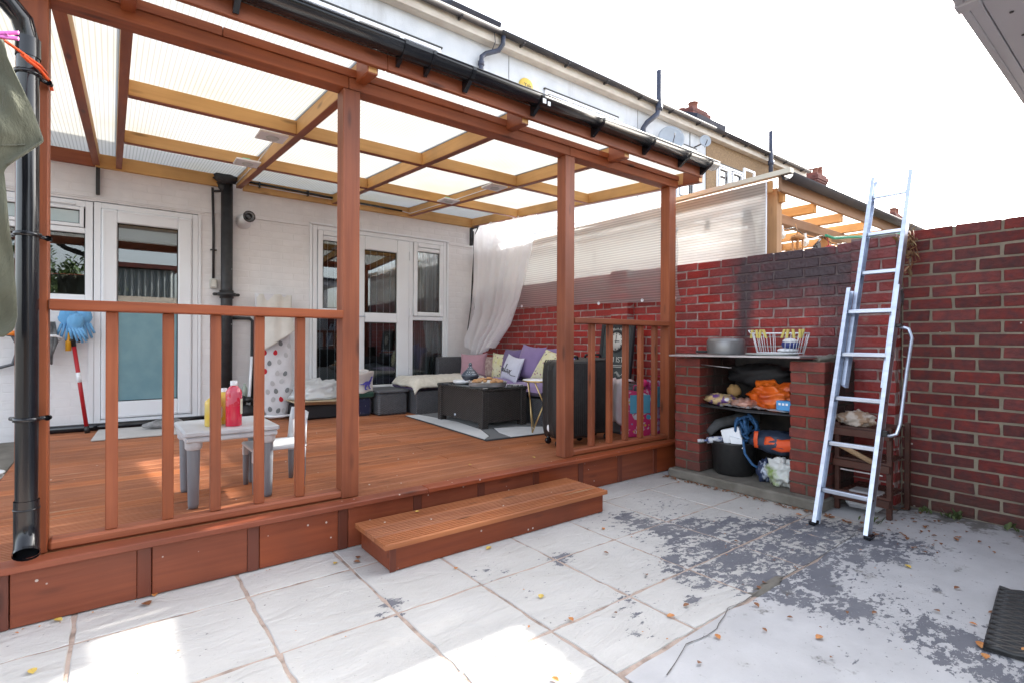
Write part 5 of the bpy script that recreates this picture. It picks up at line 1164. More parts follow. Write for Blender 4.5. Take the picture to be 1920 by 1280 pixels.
for y in (3.078, 3.328): b.tube([(.868, y, .488), (.872, y, .56), (.875, y, .61), (.885, y, .665)], [.017, .013, .012, .012], 10)
b.grid(lambda u, v: (.878+.010*v+.010*math.sin(math.pi*u), 3.075+.255*u, .60+.07*v), 10, 6); b.build('backrest', m_kg, kc, solid=.008)
def pbot(lab, x, y, h, r_, m1, m2, lvl):
    t = thing('paint_bottle', lab, 'paint bottle', (x, y, .6255), 'paint bottles on the kids table'); b = MB(); z = .6255
    b.lathe((x, y, z), [(0, 0), (r_*.95, 0), (r_, .004), (r_, lvl)], 24); b.build('paint', m1, t)
    b = MB(); b.lathe((x, y, z), [(r_, lvl), (r_, h*.72), (r_*.93, h*.78), (r_*.6, h*.86), (r_*.42, h*.89), (r_*.42, h*.90)], 24); b.build('shoulder', m2, t)
    b = MB(); b.lathe((x, y, z+h*.90), [(r_*.46, 0), (r_*.44, h*.10), (0, h*.10)], 18); b.build('cap', m_white, t)
    b = MB(); a0 = -.9; b.grid(lambda u, v: (x+(r_+.0015)*math.cos(a0+u*1.5), y+(r_+.0015)*math.sin(a0+u*1.5), z+h*.26+h*.34*v), 8, 4); b.build('paper_label', Mat('label_paper', (.65, .62, .52), .6, col2=(.3, .35, .2), ns=(60, 60, 60), contrast=(.6, .64)), t)
pbot('tall red paint bottle with a white cap on the kids table', .512, 3.06, .235, .039, Mat('red_paint', (.62, .012, .05), .25, coat=.5), Mat('smeared_red_plastic', (.62, .10, .16), .25, col2=(.60, .02, .05), ns=(26, 26, 26), contrast=(.5, .56), coat=.5), .105)
m_yp = Mat('yellow_paint', (.72, .47, .015), .3, col2=(.66, .52, .15), ns=(12, 12, 12), coat=.4)
pbot('yellow paint bottle partly hidden behind the third baluster', .425, 3.115, .165, .040, m_yp, m_yp, .10); pbot('yellow paint bottle with a cream cap between the baluster and the red bottle', .482, 3.165, .19, .034, m_yp, m_yp, .12)
# door mat, mop, gloves, things on the wall to the left
b = MB(); b.obox((.22, 5.72, Z0+.008), (.33, -.02, 0), (.02, .30, 0), (0, 0, .006), .005); b.thing('door_mat', fab('pale_mat', (.48, .46, .44)), 'pale grey door mat in front of the back door', 'mat')
b = MB(); b.blob((.36, 5.78, Z0+.05), (.14, .06, .035), 14, amp=.05, flat=-.03); b.blob((.42, 5.92, Z0+.05), (.13, .05, .035), 14, amp=.05, flat=-.03); b.thing('slippers', Mat('grey_slipper', (.12, .12, .12), .6, col2=(.35, .35, .36), ns=(12, 12, 12)), 'pair of grey and black slippers on the pale mat', 'slippers')
mp = thing('floor_mop', 'red and white mop pole leaning upside down against the wall', 'mop', (-.17, 5.98, Z0))
def pl(t): return Vector((-.165, 5.985, Z0)).lerp(Vector((-.285, 6.06, 1.20)), t)
m_rp = Mat('red_pole', (.42, .012, .02), .4)
b = MB(); b.tube([pl(.06), pl(.80)], .016, 12); b.build('pole', m_rp, mp); b = MB(); b.tube([pl(.47), pl(.56)], .0172, 12); b.build('white_band', m_white, mp)
b = MB(); b.tube([pl(0), pl(.062)], .020, 12); b.tube([pl(.80), pl(.98)], .017, 10); b.tube([pl(.855)+Vector((-.05, 0, 0)), pl(.855)+Vector((.05, -.01, 0))], .016, 10); b.build('grip', m_blackrubber, mp)
m_bgl = fab('pale_blue_rubber', (.13, .35, .62), (.18, .42, .70)); b = MB()
def glv(x0, y0, z0, s_, sd, ang=0.0):
    b.blob((x0, y0, z0), (.06*s_, .025, .075*s_), 10, amp=.15, seed=sd)
    for k in range(5): a = ang-.4+.2*k; l_ = (.09, .12, .13, .12, .08)[k]*s_; b.tube([(x0+(-.04+.02*k)*s_, y0-.01, z0-.05*s_), (x0+(-.04+.02*k)*s_+l_*math.sin(a)*.6, y0-.015, z0-.05*s_-l_)], [.012*s_, .009*s_], 8)
glv(-.30, 6.05, 1.26, 1.1, 1, -.2); glv(-.20, 6.06, 1.27, 1.1, 2, .35); glv(-.25, 6.0, 1.22, 1.0, 3, .7); b.thing('rubber_gloves', m_bgl, 'pale blue rubber gloves hanging over the mop on the wall', 'gloves')
b = MB(); b.tube([(-.30, 6.05, 1.13), (-.30, 6.05, .97)], .022, 8); b.thing('yellow_tool', Mat('yellow_tool', (.75, .36, .02), .4), 'yellow slotted handle hanging beside the blue gloves', 'tool')
b = MB()
for k in range(6): a = k*.12; b.tube([(-.40-.03*k+.05*math.sin(k*3), 6.02-.01*k, 1.22), (-.38-.03*k, 6.0, 1.05), (-.42-.02*k+.03*math.sin(k), 6.02, .90-.03*(k % 3)), (-.46-.01*k, 6.03, 1.02), (-.47, 6.04, 1.18)], .016+.004*(k % 2), 8)
b.thing('bundled_cloths', fab('dark_grey_cloths', (.07, .075, .085), (.20, .21, .22), ns=(14, 14, 14)), 'grey cloths and straps bundled on a wall hook', 'cloths')
b = MB(); b.tube([(-.50, 6.0, 1.10), (-.38, 5.98, 1.10), (-.34, 6.02, 1.08), (-.37, 6.06, 1.06)], .011, 8); b.thing('white_hook', m_white, 'white bent hook rail over the grey cloths', 'hook')
hs = thing('garden_hose', 'grey garden hose with orange connectors on the wall left of the pipe', 'hose', (-.8, 6.0, .5)); b = MB(); b.tube([(-1.0, 6.08, 1.02), (-.85, 6.05, 1.09), (-.74, 6.03, 1.12), (-.66, 6.05, 1.10), (-.62, 6.05, 1.0), (-.66, 6.08, .86), (-.78, 6.08, .82), (-.95, 6.1, .9)], .014, 10); b.tube([(-.63, 6.06, 1.08), (-.60, 6.08, .7), (-.61, 6.09, .4), (-.63, 6.09, .2)], .018, 8); b.build('tube', m_grey, hs)
b = MB(); b.tube([(-.69, 6.03, 1.125), (-.625, 6.03, 1.115)], .022, 10); b.build('connector', Mat('orange_plastic', (.8, .22, .02), .4), hs)
b = MB(); b.lathe((-.66, 4.5, .201), [(0, 0), (.10, 0), (.13, .01), (.14, .02), (.13, .024), (0, .016)], 26); b.lathe((-.66, 4.5, .228), [(0, 0), (.10, 0), (.13, .01), (.14, .02), (.13, .024), (0, .016)], 26); b.thing('white_plates', m_white, 'stacked white plant saucers on the concrete path at far left', 'saucers')
# washing line, t-shirt, peg
m_ts = fab('olive_jersey', (.075, .078, .055), (.10, .104, .076), ns=(4, 4, 4), bump=.5)
m_ts.bumpin(m_ts.noise((9, 9, 3.5), 5, .6, dist=1.5), .9, .02)
SY = 2.30
b = MB()
OUT_L = -.62
def shirt(u, t):
    # t 0 at the shoulder line, 1 at the hem; right edge follows the sleeve then the side seam
    z = 2.02-.94*t
    ed = [(0, -.272), (.06, -.262), (.12, -.240), (.20, -.208), (.30, -.180), (.315, -.178), (.325, -.186), (.36, -.212), (.42, -.262), (.44, -.272), (.55, -.262), (.70, -.252), (.84, -.243), (.93, -.240), (.975, -.246), (1, -.270)]
    for (a, x), (c, x2) in zip(ed, ed[1:]):
        if t <= c+1e-6: xr_ = x+(x2-x)*(t-a)/(c-a); break
    x = OUT_L+(xr_-OUT_L)*u; y = SY+(1-u*.6)*(.022*math.sin(u*16+t*14)+.012*math.sin(u*31-t*22))+.006*math.sin(t*30+u*12)+.02*mnoise.noise(Vector((u*4, t*5, 0)))
    return (x, y, z)
b.grid(shirt, 40, 90); b.thing('t_shirt', m_ts, 'olive green t-shirt hanging from the line at the left edge', 't-shirt', solid=.003)
b = MB(); b.tube([Vector(shirt(1, .30+.012*k))+Vector((-.004, -.004, 0)) for k in range(11)], .0035, 6); b.tube([Vector(shirt(.93-.05*k, .335+.012*k))+Vector((0, -.004, 0)) for k in range(12)], .002, 5); b.build('hem', m_ts, bpy.data.objects['t_shirt'])
m_or = Mat('orange_cord', (.80, .10, .02), .5)
b = MB(); b.tube([(-.8, 2.20, 2.03), (-.5, 2.26, 2.025), (-.275, 2.31, 2.028), (-.21, 2.60, 2.085), (-.20, 2.698, 2.10)], .005, 8); b.tube([(-.245, 2.45, 2.05), (-.235, 2.50, 2.055), (-.215, 2.60, 2.075), (-.190, 2.70, 2.07), (-.185, 2.705, 2.04)], .006, 8); b.thing('washing_line', m_or, 'orange washing line knotted to the left canopy post', 'washing line')
b = MB(); p = Vector((-.268, 2.305, 2.035)); b.obox(p+Vector((0, 0, .0)), (.030, 0, .006), (0, .006, 0), (0, 0, .005), .002); b.obox(p+Vector((0, 0, .014)), (.030, 0, .012), (0, .006, 0), (0, 0, .005), .002); b.lathe(p+Vector((0, -.006, .006)), [(.004, 0), (.006, .0), (.006, .012), (.004, .012)], 10, axis=(0, 1, 0)); b.thing('clothes_peg', Mat('pink_peg', (.65, .16, .50), .4), 'pink clothes peg holding the olive t-shirt on the line', 'peg')

# ------------------------------------------------------------------ on and in the barbecue
CT = .981
pn = thing('cooking_pot', 'upturned grey metal pot with a black handle on the steel top', 'pot', (3.80, 2.20, CT)); c = (3.80, 2.20, CT)
b = MB(); b.lathe(c, [(.137, 0), (.14, .012), (.14, .095), (.132, .112), (.115, .12), (0, .123)], 36); b.build('body', Mat('grey_enamel', (.20, .195, .195), .38, .4, coat=.3), pn)
b = MB(); b.obox((3.68, 2.335, CT+.017), (.03, -.03, 0), (.012, .012, 0), (0, 0, .009), .004); b.build('handle', m_blackrubber, pn)
b = MB(); b.lathe((3.77, 1.83, CT), [(0, 0), (.16, 0), (.175, .008), (.17, .014), (.155, .009), (0, .007)], 36); b.thing('oval_plate', Mat('pale_plate', (.42, .44, .42), .4), 'large pale plate under the wire basket on the barbecue', 'plate')
bk = thing('wire_basket', 'white wire basket with yellow pegs clipped round its rim', 'basket', (3.78, 1.77, CT+.02)); b = MB()
def rp(a, z, k): ex = .5; ca, sa = math.cos(a), math.sin(a); return (3.78+.10*k*math.copysign(abs(ca)**ex, ca), 1.775+.17*k*math.copysign(abs(sa)**ex, sa), z)
for z, k, r_ in ((CT+.155, 1.05, .004), (CT+.018, .86, .003)): b.tube([rp(2*math.pi*i/40, z, k) for i in range(41)], r_, 6, cap=False)
b.tube([(3.72, 1.96, CT+.155), (3.72, 1.975, CT+.175), (3.80, 1.975, CT+.175), (3.84, 1.96, CT+.155)], .004, 6)
for i in range(26): a = 2*math.pi*i/26; b.tube([rp(a, CT+.155, 1.05), rp(a, CT+.018, .86)], .0022, 5)
b.build('wires', m_white, bk)
m_peg = Mat('yellow_wood_peg', (.62, .52, .15), .6)
for i, a in enumerate((1.75, 2.75, 2.9, 3.05, 3.3, 3.45, 3.75, 4.2, 4.4)):
    p = Vector(rp(a, CT+.15, 1.07)); b = MB(); tl = rng.uniform(-.012, .012)
    b.obox(p, (.003, 0, 0), (0, .0075, 0), (0, tl, .03), .001); b.obox(p+Vector((-.007, .0, 0)), (.003, 0, 0), (0, .0075, 0), (-.004, tl, .03), .001)
    b.thing('yellow_peg', m_peg, 'yellow clothes peg clipped on the wire basket, number %s from the left' % ('first second third fourth fifth sixth seventh eighth ninth'.split()[i]) if 0 else ['yellow peg on the raised left corner of the wire basket', 'yellow peg standing up near the middle of the basket rim', 'yellow peg hanging down in the left cluster of the basket', 'yellow peg in the centre of the left cluster on the basket', 'yellow peg tilted beside the left cluster on the basket rim', 'yellow peg leaning in the gap between the two peg clusters', 'yellow peg left of the blue shoe on the basket rim', 'yellow peg above the blue shoe on the basket rim', 'yellow peg nearest the right end of the basket'][i], 'peg', 'yellow pegs on the wire basket')
b = MB(); b.blob((3.77, 1.70, CT+.075), (.05, .055, .035), 12, amp=.08); sh = b.thing('blue_shoe', Mat('navy_shoe', (.03, .045, .20), .6), 'blue and white baby shoe inside the wire basket', 'shoe')
b = MB(); b.blob((3.765, 1.70, CT+.098), (.042, .048, .022), 10, amp=.05); b.blob((3.765, 1.715, CT+.036), (.055, .07, .018), 10, amp=.05); b.build('sole', m_white, sh)
SH = .590
m_pkt = Mat('snack_packet', (.55, .40, .20), .3, col2=(.12, .05, .20), ns=(14, 14, 14), contrast=(.48, .55)); v = m_pkt.vor((15, 15, 15)); m_pkt.over(m_pkt.ramp(v.outputs['Distance'], .28, .24), (.62, .60, .62))
b = MB(); b.blob((3.70, 2.18, SH+.045), (.08, .12, .045), 14, amp=.2, fr=3, seed=2); b.thing('snack_packet', m_pkt, 'printed snack packet at the left of the wire shelf', 'packet')
b = MB(); b.blob((3.70, 1.99, SH+.035), (.07, .10, .035), 14, amp=.3, fr=4, seed=9); b.thing('foil_packet', Mat('copper_foil', (.42, .16, .10), .3, .3, col2=(.5, .35, .3), ns=(20, 20, 20)), 'shiny copper coloured packet in the middle of the wire shelf', 'packet')
b = MB(); b.blob((3.80, 2.13, SH+.11), (.05, .05, .05), 8, amp=.2, seed=11); b.thing('paper_bag', Mat('brown_paper', (.32, .19, .07), .8), 'folded brown paper bag behind the snack packet', 'paper bag')
m_obag = Mat('orange_carrier', (.72, .14, .012), .35, col2=(.50, .07, .01), ns=(7, 7, 7)); b = MB(); b.blob((3.76, 1.80, SH+.10), (.10, .17, .095), 30, amp=.30, fr=2.2, seed=5); b.thing('orange_bag', m_obag, 'crumpled orange carrier bag on the wire shelf', 'carrier bag')
b = MB(); b.box(3.63, 3.72, 1.632, 1.73, SH+.02, SH+.085, .003); bb_ = b.thing('blue_box', Mat('light_blue_card', (.07, .30, .62), .5), 'small light blue box at the right end of the wire shelf', 'box')
b = MB(); [b.box(3.628, 3.6295, 1.65+k*.024, 1.665+k*.024, SH+.055, SH+.07) for k in range(3)]; b.build('printed_marks', m_white, bb_)
b = MB(); b.grid(lambda u, v: (3.62+.16*v, 1.62+.52*u, SH+.01+.025*abs(mnoise.noise(Vector((u*7, v*4, 2))))), 30, 10); b.thing('clear_film', m_bag, 'crumpled clear film spread on the wire shelf', 'plastic film')
b = MB(); b.blob((3.95, 1.98, .82), (.14, .26, .09), 14, amp=.2, seed=6); b.thing('dark_cover', Mat('dark_cover', (.018, .018, .020), .7), 'dark bundle stuffed under the steel top', 'bundle')
bu = thing('black_bucket', 'large black bucket under the shelf filled with odds and ends', 'bucket', (3.80, 2.13, .071))
b = MB(); b.lathe((3.80, 2.13, .071), [(0, 0), (.13, 0), (.145, .02), (.165, .235), (.172, .25), (.165, .252), (.155, .235), (.14, .03), (0, .02)], 36); b.build('pail', m_blackrubber, bu)
m_rope = Mat('blue_rope', (.03, .12, .27), .7, col2=(.02, .07, .18), ns=(60, 60, 60), bump=.6)
b = MB()
for k in range(5):
    P = []; ce_ = Vector((3.72+.03*k, 2.02+.03*math.sin(k*2), .43+.02*math.cos(k*3))); a0 = k*.8
    for i in range(22): a = a0+i*.42; P.append(ce_+Vector((.03*math.sin(a*1.7+k), (.055+.02*math.sin(k+i*.7))*math.cos(a), (.075+.02*math.cos(i*.9))*math.sin(a))))
    b.tube(P, .0095, 7)
b.tube([(3.66, 1.98, .36), (3.63, 1.95, .27), (3.64, 1.90, .20), (3.66, 1.87, .18)], .009, 7)
b.thing('blue_rope', m_rope, 'tangled blue rope piled on top of the black bucket', 'rope')
b = MB(); b.tube([(3.62, 2.28, .315), (3.64, 2.255, .32)], [.006, .010], 10); b.tube([(3.64, 2.255, .32), (3.80, 2.13, .34)], .024, 14); b.tube([(3.595, 2.31, .312), (3.625, 2.275, .316)], .013, 12); b.thing('sealant_tube', Mat('printed_tube', (.55, .56, .60), .4, col2=(.10, .14, .30), ns=(30, 30, 30), contrast=(.55, .6)), 'white sealant tube with nozzle sticking out of the bucket', 'tube')
b = MB(); b.obox((3.72, 2.10, .375), (.02, -.06, .02), (.03, .01, .0), (0, .015, .05), .004); b.obox((3.70, 2.05, .33), (.02, -.04, -.01), (.02, .01, 0), (0, .01, .035), .003); b.thing('paper_scraps', m_white, 'white paper packaging in the bucket beside the rope', 'paper')
b = MB(); b.tube([(3.72, 2.30, .36), (3.80, 2.26, .43), (3.90, 2.16, .47), (3.98, 2.02, .49)], [.03, .04, .045, .04], 12); b.thing('grey_roll', Mat('grey_cloth_roll', (.10, .10, .105), .9, col2=(.04, .04, .04), ns=(9, 9, 9)), 'dark grey rolled cloth slanting out behind the bucket', 'roll')
m_sack = Mat('navy_sack', (.022, .035, .065), .45, col2=(.04, .055, .09), ns=(9, 9, 9)); sk = thing('charcoal_sack', 'navy and orange sack lying on the plastic bag', 'sack', (3.8, 1.78, .25)); b = MB(); b.blob((3.80, 1.80, .355), (.11, .20, .085), 16, amp=.10, seed=7); b.build('sack', m_sack, sk)
m_orr = Mat('orange_panel', (.72, .09, .02), .45); b = MB(); b.grid(lambda u, v: (3.688+.035*abs(v-.5)+.05*u*u*0, 1.84-.20*u, .315+.085*v+.006*math.sin(u*9)), 12, 6); b.build('orange_panel', m_orr, sk, solid=.004)
b = MB(); b.grid(lambda u, v: (3.700+.03*abs(v-.5), 1.925-.03*u, .31+.12*v), 4, 6); b.build('orange_panel', m_orr, sk, solid=.004)
b = MB(); b.blob((3.74, 1.72, .165), (.10, .115, .095), 24, amp=.28, fr=2.4, seed=12, flat=-.093); b.thing('white_plastic_bag', Mat('white_green_plastic', (.58, .60, .58), .35, col2=(.25, .36, .10), ns=(6, 6, 6), contrast=(.55, .65)), 'white and green plastic bag at the bottom right of the barbecue', 'plastic bag')
b = MB(); b.blob((3.76, 1.86, .15), (.08, .06, .08), 14, amp=.25, fr=3, seed=15, flat=-.078); b.thing('printed_bag', Mat('navy_white_plastic', (.03, .045, .10), .35, col2=(.45, .50, .60), ns=(10, 10, 10), contrast=(.55, .6)), 'navy and white printed bag beside the white plastic bag', 'bag')

# ------------------------------------------------------------------ dark slatted shelf behind the ladder
su = thing('slatted_shelf', 'dark wooden slatted shelf unit in the corner behind the ladder', 'shelf', (3.9, 1.25, 0))
for x, y in ((3.74, 1.385), (3.74, 1.10), (4.07, 1.10)):
    b = MB(); b.box(x-.014, x+.014, y-.014, y+.014, .003, .56, .002); b.build('post', m_dkwood, su)
for zz in (.12, .33, .53):
    for k in range(5):
        b = MB(); x = 3.735+k*.068; b.box(x, x+.048, 1.118, 1.37, zz, zz+.012, .002); b.build('slat', m_dkwood, su)
    b = MB(); b.box(3.722, 3.7255, 1.09, 1.40, zz-.035, zz+.012, .002); b.box(3.70, 3.7215, 1.09, 1.40, zz-.045, zz-.0, .002); b.build('shelf_rail', m_dkwood, su)
b = MB(); b.tube([(3.66, 1.36, .435), (3.70, 1.15, .33)], .016, 10); b.thing('wooden_stick', Mat('pale_stick', (.38, .25, .14), .8), 'pale wooden stick lying across the dark shelf behind the ladder', 'stick')
b = MB(); b.blob((3.80, 1.30, .585), (.06, .10, .05), 20, amp=.25, fr=2.6, seed=21); b.thing('crumpled_sack', Mat('brown_white_cloth', (.36, .24, .16), .9, col2=(.55, .48, .42), ns=(14, 14, 14), contrast=(.45, .55)), 'crumpled brown and cream sack on the top of the dark shelf', 'sack')
b = MB(); b.obox((3.80, 1.24, .085), (.08, 0, 0), (0, .10, 0), (0, 0, .055), .025); b.thing('plastic_tub', m_bag, 'clear plastic tub on the lowest shelf behind the ladder', 'tub')
b = MB(); b.box(3.715, 3.722, 1.13, 1.36, .262, .27); b.thing('metal_strip', m_steel, 'thin shiny metal strip lying between the dark slats', 'strip')

# ------------------------------------------------------------------ ladder
ld = thing('ladder', 'extending aluminium ladder leaning on the brick wall beside the barbecue', 'ladder', (3.3, 1.2, 0))
lx = lambda z: 3.292+.352*z
YL, YR = 1.345, 1.062
def stile(y, z0, z1, off, inn):
    b = MB(); p0 = Vector((lx(z0)+off, y, z0)); p1 = Vector((lx(z1)+off, y, z1)); d = p1-p0; n_ = Vector((d.z, 0, -d.x)).normalized()
    b.obox((p0+p1)/2, d/2, (0, .0015, 0), n_*.028, .001)                       # web
    for sg in (-1, 1): b.obox((p0+p1)/2+n_*sg*.0295+Vector((0, inn*.010, 0)), d/2, (0, .0115, 0), n_*.0015, .0008)
    return b
for y, inn in ((YL, -1), (YR, 1)):
    o = stile(y, .012, 1.415, 0, inn).build('stile', m_alu, ld)
    b = MB(); b.box(lx(0)-.032, lx(0)+.036, y-.018, y+.018, .002, .022, .004); b.build('foot', m_black, o)
    b = MB()
    for zz in (.2, .47, .73, 1.0, 1.27): b.lathe((lx(zz)-.014, y-inn*.002, zz), [(0, .003), (.005, .002), (.006, 0)], 8, axis=(0, -inn, 0)); b.lathe((lx(zz)-.03, y+inn*.008, zz), [(0, .002), (.004, .0015), (.005, 0)], 8, axis=(-1, 0, 0))
    b.build('rivets', m_lead, o)
for y, inn in ((YL+.026 if 0 else YL-.026, -1), (YR+.026, 1)):
    stile(y-0, .80, 2.185, .062-.0, inn).build('stile', m_alu, ld)
for zz in (.2, .467, .733, 1.0, 1.268): b = MB(); b.beam((lx(zz), YR+.003, zz), (lx(zz), YL-.003, zz), .030, .026, .004); b.build('rung', m_alu, ld)
for zz in (1.0, 1.268, 1.524, 1.787, 2.05): b = MB(); b.beam((lx(zz)+.062, YR+.03, zz), (lx(zz)+.062, YL-.03, zz), .030, .024, .004); b.build('rung', m_alu, ld)
b = MB(); q = .0
P = [(lx(1.17)+.02, YR-.01, 1.17), (lx(1.17)+.05, YR-.05, 1.155), (lx(1.10)+.04, YR-.075, 1.10), (lx(.9), YR-.08, .9), (lx(.62)-.01, YR-.08, .62), (lx(.56)-.01, YR-.07, .565), (lx(.545)-.005, YR-.04, .55), (lx(.56), YR-.005, .555)]
b.tube(P, .0095, 12); b.build('hand_rail', m_alu, ld)
b = MB(); b.obox((lx(1.17)+.012, YR-.014, 1.175), (.02, 0, 0), (0, .016, 0), (0, 0, .010), .004); b.obox((lx(.56)+.002, YR-.014, .56), (.02, 0, 0), (0, .016, 0), (0, 0, .018), .004); b.build('rail_clamp', m_black, ld)
b = MB(); b.obox((lx(1.36)+.035, YR+.004, 1.36), (.018, 0, .006), (0, .010, 0), (-.012, 0, .035), .003); b.tube([(lx(1.33)+.03, YR-.006, 1.33), (lx(1.30)+.06, YR-.006, 1.30), (lx(1.35)+.06, YR-.004, 1.37)], .003, 6); b.build('locking_catch', m_lead, ld)
# ------------------------------------------------------------------ doormat, vine, weeds, leaves
dm = thing('rubber_doormat', 'black woven rubber doormat at the right edge of the patio', 'doormat', (3.1, .2, .002)); A0, B0, C0_ = Vector((3.06, .50, 0)), Vector((2.42, .435, 0)), Vector((2.50, -.1, 0))
e1 = (B0-A0); e2 = Vector((.10, -.42, 0))
b = MB(); b.prism([A0, B0, B0+e2, A0+e2], lambda p, t: (p.x, p.y, t), .002, .010); b.build('backing', m_blackrubber, dm)
n = 26
for i in range(n):
    p = A0+e1*((i+.5)/n)+Vector((0, -.004, 0)); b = MB(); P = [p+e2*(k/12)+Vector((.004*math.sin(k*2.4+i*3.1), 0, .013+.004*math.cos(k*math.pi+i*math.pi))) for k in range(13)]; b.tube(P, .0125, 6); b.build('woven_strip', m_blackrubber, dm)
def leafmesh(b, p, s_, ang, curl, tilt=0):
    ca, sa = math.cos(ang), math.sin(ang); K = [(0, 0), (.25, .28), (.55, .36), (.85, .18), (1, 0), (.85, -.18), (.55, -.36), (.25, -.28)]
    vs = [(p[0]+(x*ca-y*sa)*s_, p[1]+(x*sa+y*ca)*s_, p[2]+abs(y)*s_*curl+x*tilt*s_) for x, y in K]+[(p[0]+.5*ca*s_, p[1]+.5*sa*s_, p[2]+.5*tilt*s_)]
    b.add(vs, [(i, (i+1) % 8, 8) for i in range(8)])
LC = {'yellow': Mat('yellow_leaf', (.55, .36, .05), .6, col2=(.60, .45, .12), ns=(60, 60, 60)), 'brown': Mat('brown_leaf', (.16, .06, .025), .6, col2=(.28, .12, .05), ns=(50, 50, 50)), 'orange': Mat('orange_leaf', (.45, .15, .03), .6, col2=(.55, .25, .08), ns=(50, 50, 50))}
def ground(u, v, z=0.0):
    x = (u-960)/FPX; y = -(v-640)/FPX; d = cam.matrix_world.to_3x3() @ Vector((x, y, -1)); t = (z-CAM.z)/d.z; p = CAM+d*t; return p
LV = [((475, 1030), 'x')]
for u, v, c_, s_, lab, z in [
 (117, 1162, 'yellow', .035, 'yellow leaf on the slabs below the deck at far left', 0), (62, 1262, 'yellow', .035, 'yellow leaf near the bottom left corner of the patio', 0), (270, 1128, 'brown', .05, 'large curled brown leaf against the deck fascia', 0),
 (290, 1117, 'orange', .03, 'small orange leaf tucked behind the large brown one', 0), (631, 1052, 'yellow', .03, 'yellow leaf on the slab left of the step', 0), (672, 1041, 'brown', .035, 'dark brown leaf near the left end of the step', 0), (676, 1052, 'brown', .035, 'twisted dark leaf with stalk left of the step', 0),
 (912, 1029, 'yellow', .04, 'yellow leaf on the slab in front of the step', 0), (787, 957, 'yellow', .03, 'yellow leaf lying on the step tread', .137), (1013, 1121, 'yellow', .035, 'pale yellow leaf on the slab in the middle of the patio', 0), (1075, 1163, 'orange', .028, 'curled orange leaf on the joint in the middle of the patio', 0),
 (1250, 1155, 'orange', .035, 'thin orange brown twig leaf on the patio in front of the peeled paint', 0), (1350, 1197, 'orange', .03, 'small orange curl near the bottom centre right', 0), (1530, 1196, 'orange', .035, 'orange brown stick leaf on the painted concrete', 0), (1708, 1064, 'yellow', .035, 'yellow leaf on the concrete in front of the ladder', 0),
 (1840, 1214, 'orange', .045, 'bright orange leaf at the near corner of the doormat', 0), (1848, 1234, 'orange', .035, 'brown orange leaf just below the doormat corner', 0), (1852, 1147, 'brown', .035, 'dark maroon leaf left of the doormat', 0), (1915, 1217, 'orange', .025, 'pink orange leaf lying on the doormat', .026), (1833, 1171, 'orange', .025, 'tiny orange leaf left of the doormat edge', 0), (1640, 1005, 'brown', .05, 'long dark leaf by the right foot of the ladder', 0),
 (1505, 965, 'orange', .04, 'orange leaf on the joint near the right barbecue pillar', 0), (1030, 795, 'yellow', .03, None, 0), (1270, 902, 'orange', .035, 'orange leaf at the foot of the left barbecue pillar', 0), (1004, 857, 'yellow', .028, 'pale yellow leaf on the deck near the middle post', .2425), (885, 870, 'yellow', .025, 'small yellow leaf on the deck boards above the step', .2425),
 (855, 1062, 'orange', .028, 'small brown curl on the slab in front of the step', 0), (1048, 1277, 'orange', .03, 'orange curl at the bottom edge of the patio', 0), (1132, 992, 'orange', .03, 'orange leaf among the peeled paint near the step end', 0)]:
    if lab is None: continue
    p = ground(u, v, z+.004); b = MB(); leafmesh(b, (p.x, p.y, p.z), s_, rng.uniform(0, 6.28), .35, .08); b.thing('fallen_leaf', LC[c_], lab, 'leaf', 'fallen leaves on the patio and deck')
b = MB()
for i in range(300):
    if i < 170: t = rng.random(); x, y = (3.50+rng.uniform(-.03, .03), 1.15+t*1.4)
    elif i < 240: x, y = rng.uniform(3.3, 4.08), rng.uniform(.75, 1.15)
    else: x, y = rng.uniform(1.4, 4.0), rng.uniform(.2, 1.8)
    leafmesh(b, (x, y, .004+(.0 if x < 3.53 else .0)), rng.uniform(.008, .030), rng.uniform(0, 6.28), .5, .2)
b.build('leaf_litter', LC['brown'], None, (3.5, 1.2, 0), kind='stuff')
b = MB()
for i in range(60): a = rng.random(); leafmesh(b, (1.0+rng.uniform(-1.3, 2.5), 2.62-rng.random()*.03 if rng.random() < .5 else rng.uniform(.5, 2.2), .004), rng.uniform(.006, .014), rng.uniform(0, 6.28), .5, .2)
b.build('grit_crumbs', LC['orange'], None, (1, 2.5, 0), kind='stuff')
vn = thing('climbing_vine', 'dried brown vine hanging over the wall top right of the ladder', 'vine', (4.1, 1.1, 1.5)); b = MB()
for k in range(4): b.tube([(4.12, 1.15-.02*k, 1.80), (4.09, 1.12-.015*k, 1.72), (4.11, 1.11-.02*k, 1.60), (4.10, 1.10, 1.50+.03*k)], .003, 5)
b.build('stem', LC['brown'], vn); b = MB()
for i in range(60): leafmesh(b, (4.07+rng.uniform(-.02, .05), 1.11+rng.gauss(0, .03), 1.80-abs(rng.gauss(0, .14))), rng.uniform(.02, .042), rng.uniform(0, 6.28), .6, rng.uniform(-1.5, 1.5))
b.build('leaves', Mat('dry_vine_leaf', (.20, .07, .05), .7, col2=(.36, .26, .10), ns=(20, 20, 20), rnd=.4), vn, kind='stuff')
b = MB()
for (cx_, cy_, n_) in ((4.09, .87, 30), (4.08, 1.02, 10), (3.6, 1.15, 10), (4.1, .62, 8)):
    for i in range(n_): leafmesh(b, (cx_+rng.gauss(0, .015), cy_+rng.gauss(0, .02), .003), rng.uniform(.015, .035), rng.uniform(0, 6.28), .4, rng.uniform(.3, 2))
b.build('weeds', Mat('weed_green', (.04, .07, .02), .7, col2=(.08, .10, .03), ns=(20, 20, 20)), None, (4.1, .8, 0), kind='stuff')

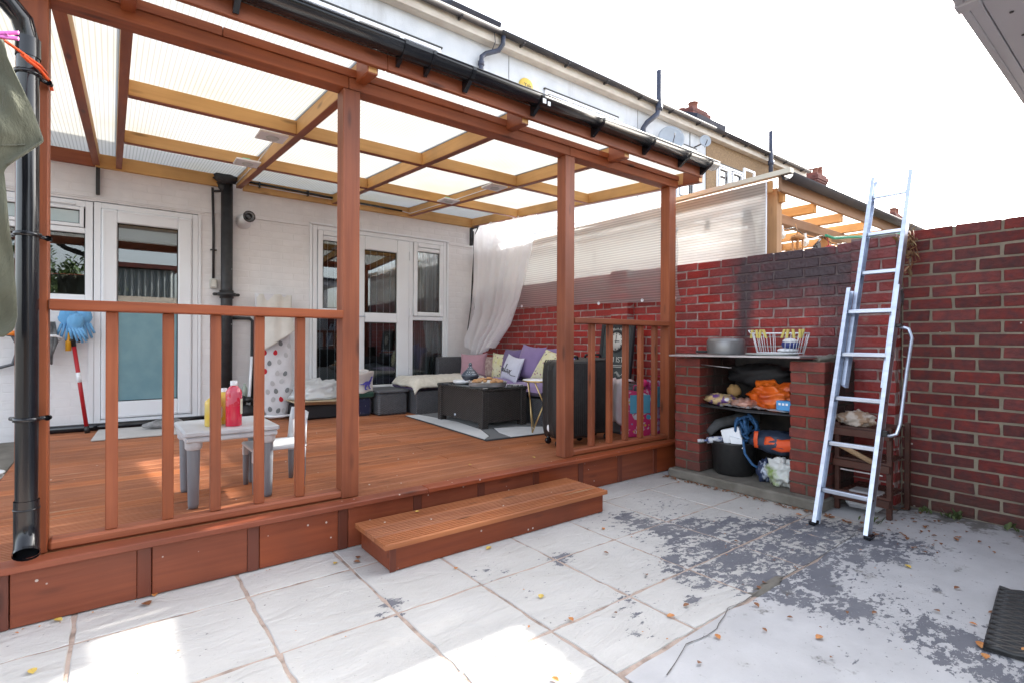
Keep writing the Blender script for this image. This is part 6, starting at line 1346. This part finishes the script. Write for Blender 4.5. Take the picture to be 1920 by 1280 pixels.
# ------------------------------------------------------------------ garden behind the viewpoint (seen mirrored in the glass)
m_lf = Mat('garden_leaf', (.05, .09, .025), .5, col2=(.10, .15, .05), ns=(3, 3, 3), rnd=.5)
def tree(x, y, h, r_, n_, lab, seed):
    t = thing('garden_tree', lab, 'tree', (x, y, -.06), 'trees at the end of the garden'); rg = random.Random(seed); b = MB(); b.tube([(x, y, -.06), (x+.05, y, h*.4), (x-.05, y+.05, h*.75)], [.12, .09, .04], 8)
    for k in range(6): a = k*1.05; b.tube([(x, y, h*.4), (x+math.cos(a)*r_*.6, y+math.sin(a)*r_*.6, h*.75)], [.05, .015], 6)
    b.build('trunk', m_greywz, t); b = MB()
    cl = [(x+rg.gauss(0, r_*.5), y+rg.gauss(0, r_*.5), h*.72+rg.gauss(0, h*.16)) for _ in range(26)]
    for i in range(n_): c = rg.choice(cl); leafmesh(b, (c[0]+rg.gauss(0, r_*.16), c[1]+rg.gauss(0, r_*.16), c[2]+rg.gauss(0, r_*.16)), rg.uniform(.08, .16), rg.uniform(0, 6.28), .5, rg.uniform(-1.5, 1.5))
    b.build('crown', m_lf, t, kind='stuff')
tree(-1.5, -4.8, 3.4, 1.3, 2600, 'leafy garden tree left of the corrugated shed', 3)
gs = thing('garden_shed', 'grey corrugated garden shed with a tiled lean-to at the end of the garden', 'shed', (.9, -6.5, -.06)); b = MB()
b.grid(lambda u, v: (.1+1.4*u, -6.2+.03*math.sin(u*56), .0+3.1*v), 120, 1, sm=False); b.box(.1, 1.5, -8, -6.24, 0, 3.1); b.build('wall', Mat('corrugated_grey', (.30, .33, .34), .5, .3), gs)
b = MB(); b.box(0, 1.6, -8.1, -6.0, 3.12, 3.24); b.build('roof', m_chbrick, gs)
b = MB(); b.prism([(-6.15, 2.25), (-5.4, 1.95), (-5.4, 1.99), (-6.15, 2.30)], lambda p, t: (t, p[0], p[1]), -.3, 2.0); b.build('lean_to_roof', Mat('pale_tile', (.42, .36, .30), .7), gs)
gf = thing('garden_fence', 'timber fence at the far end of the garden', 'fence', (0, -8.5, 0))
for k in range(60): b = MB(); b.box(-6+k*.2, -5.815+k*.2, -8.52, -8.5, -.06, 1.8, .003); b.build('fence_board', m_greywz, gf)
b = MB(); b.box(-6, 6, -8.56, -8.525, 1.2, 1.3); b.build('rail', m_greywz, gf)
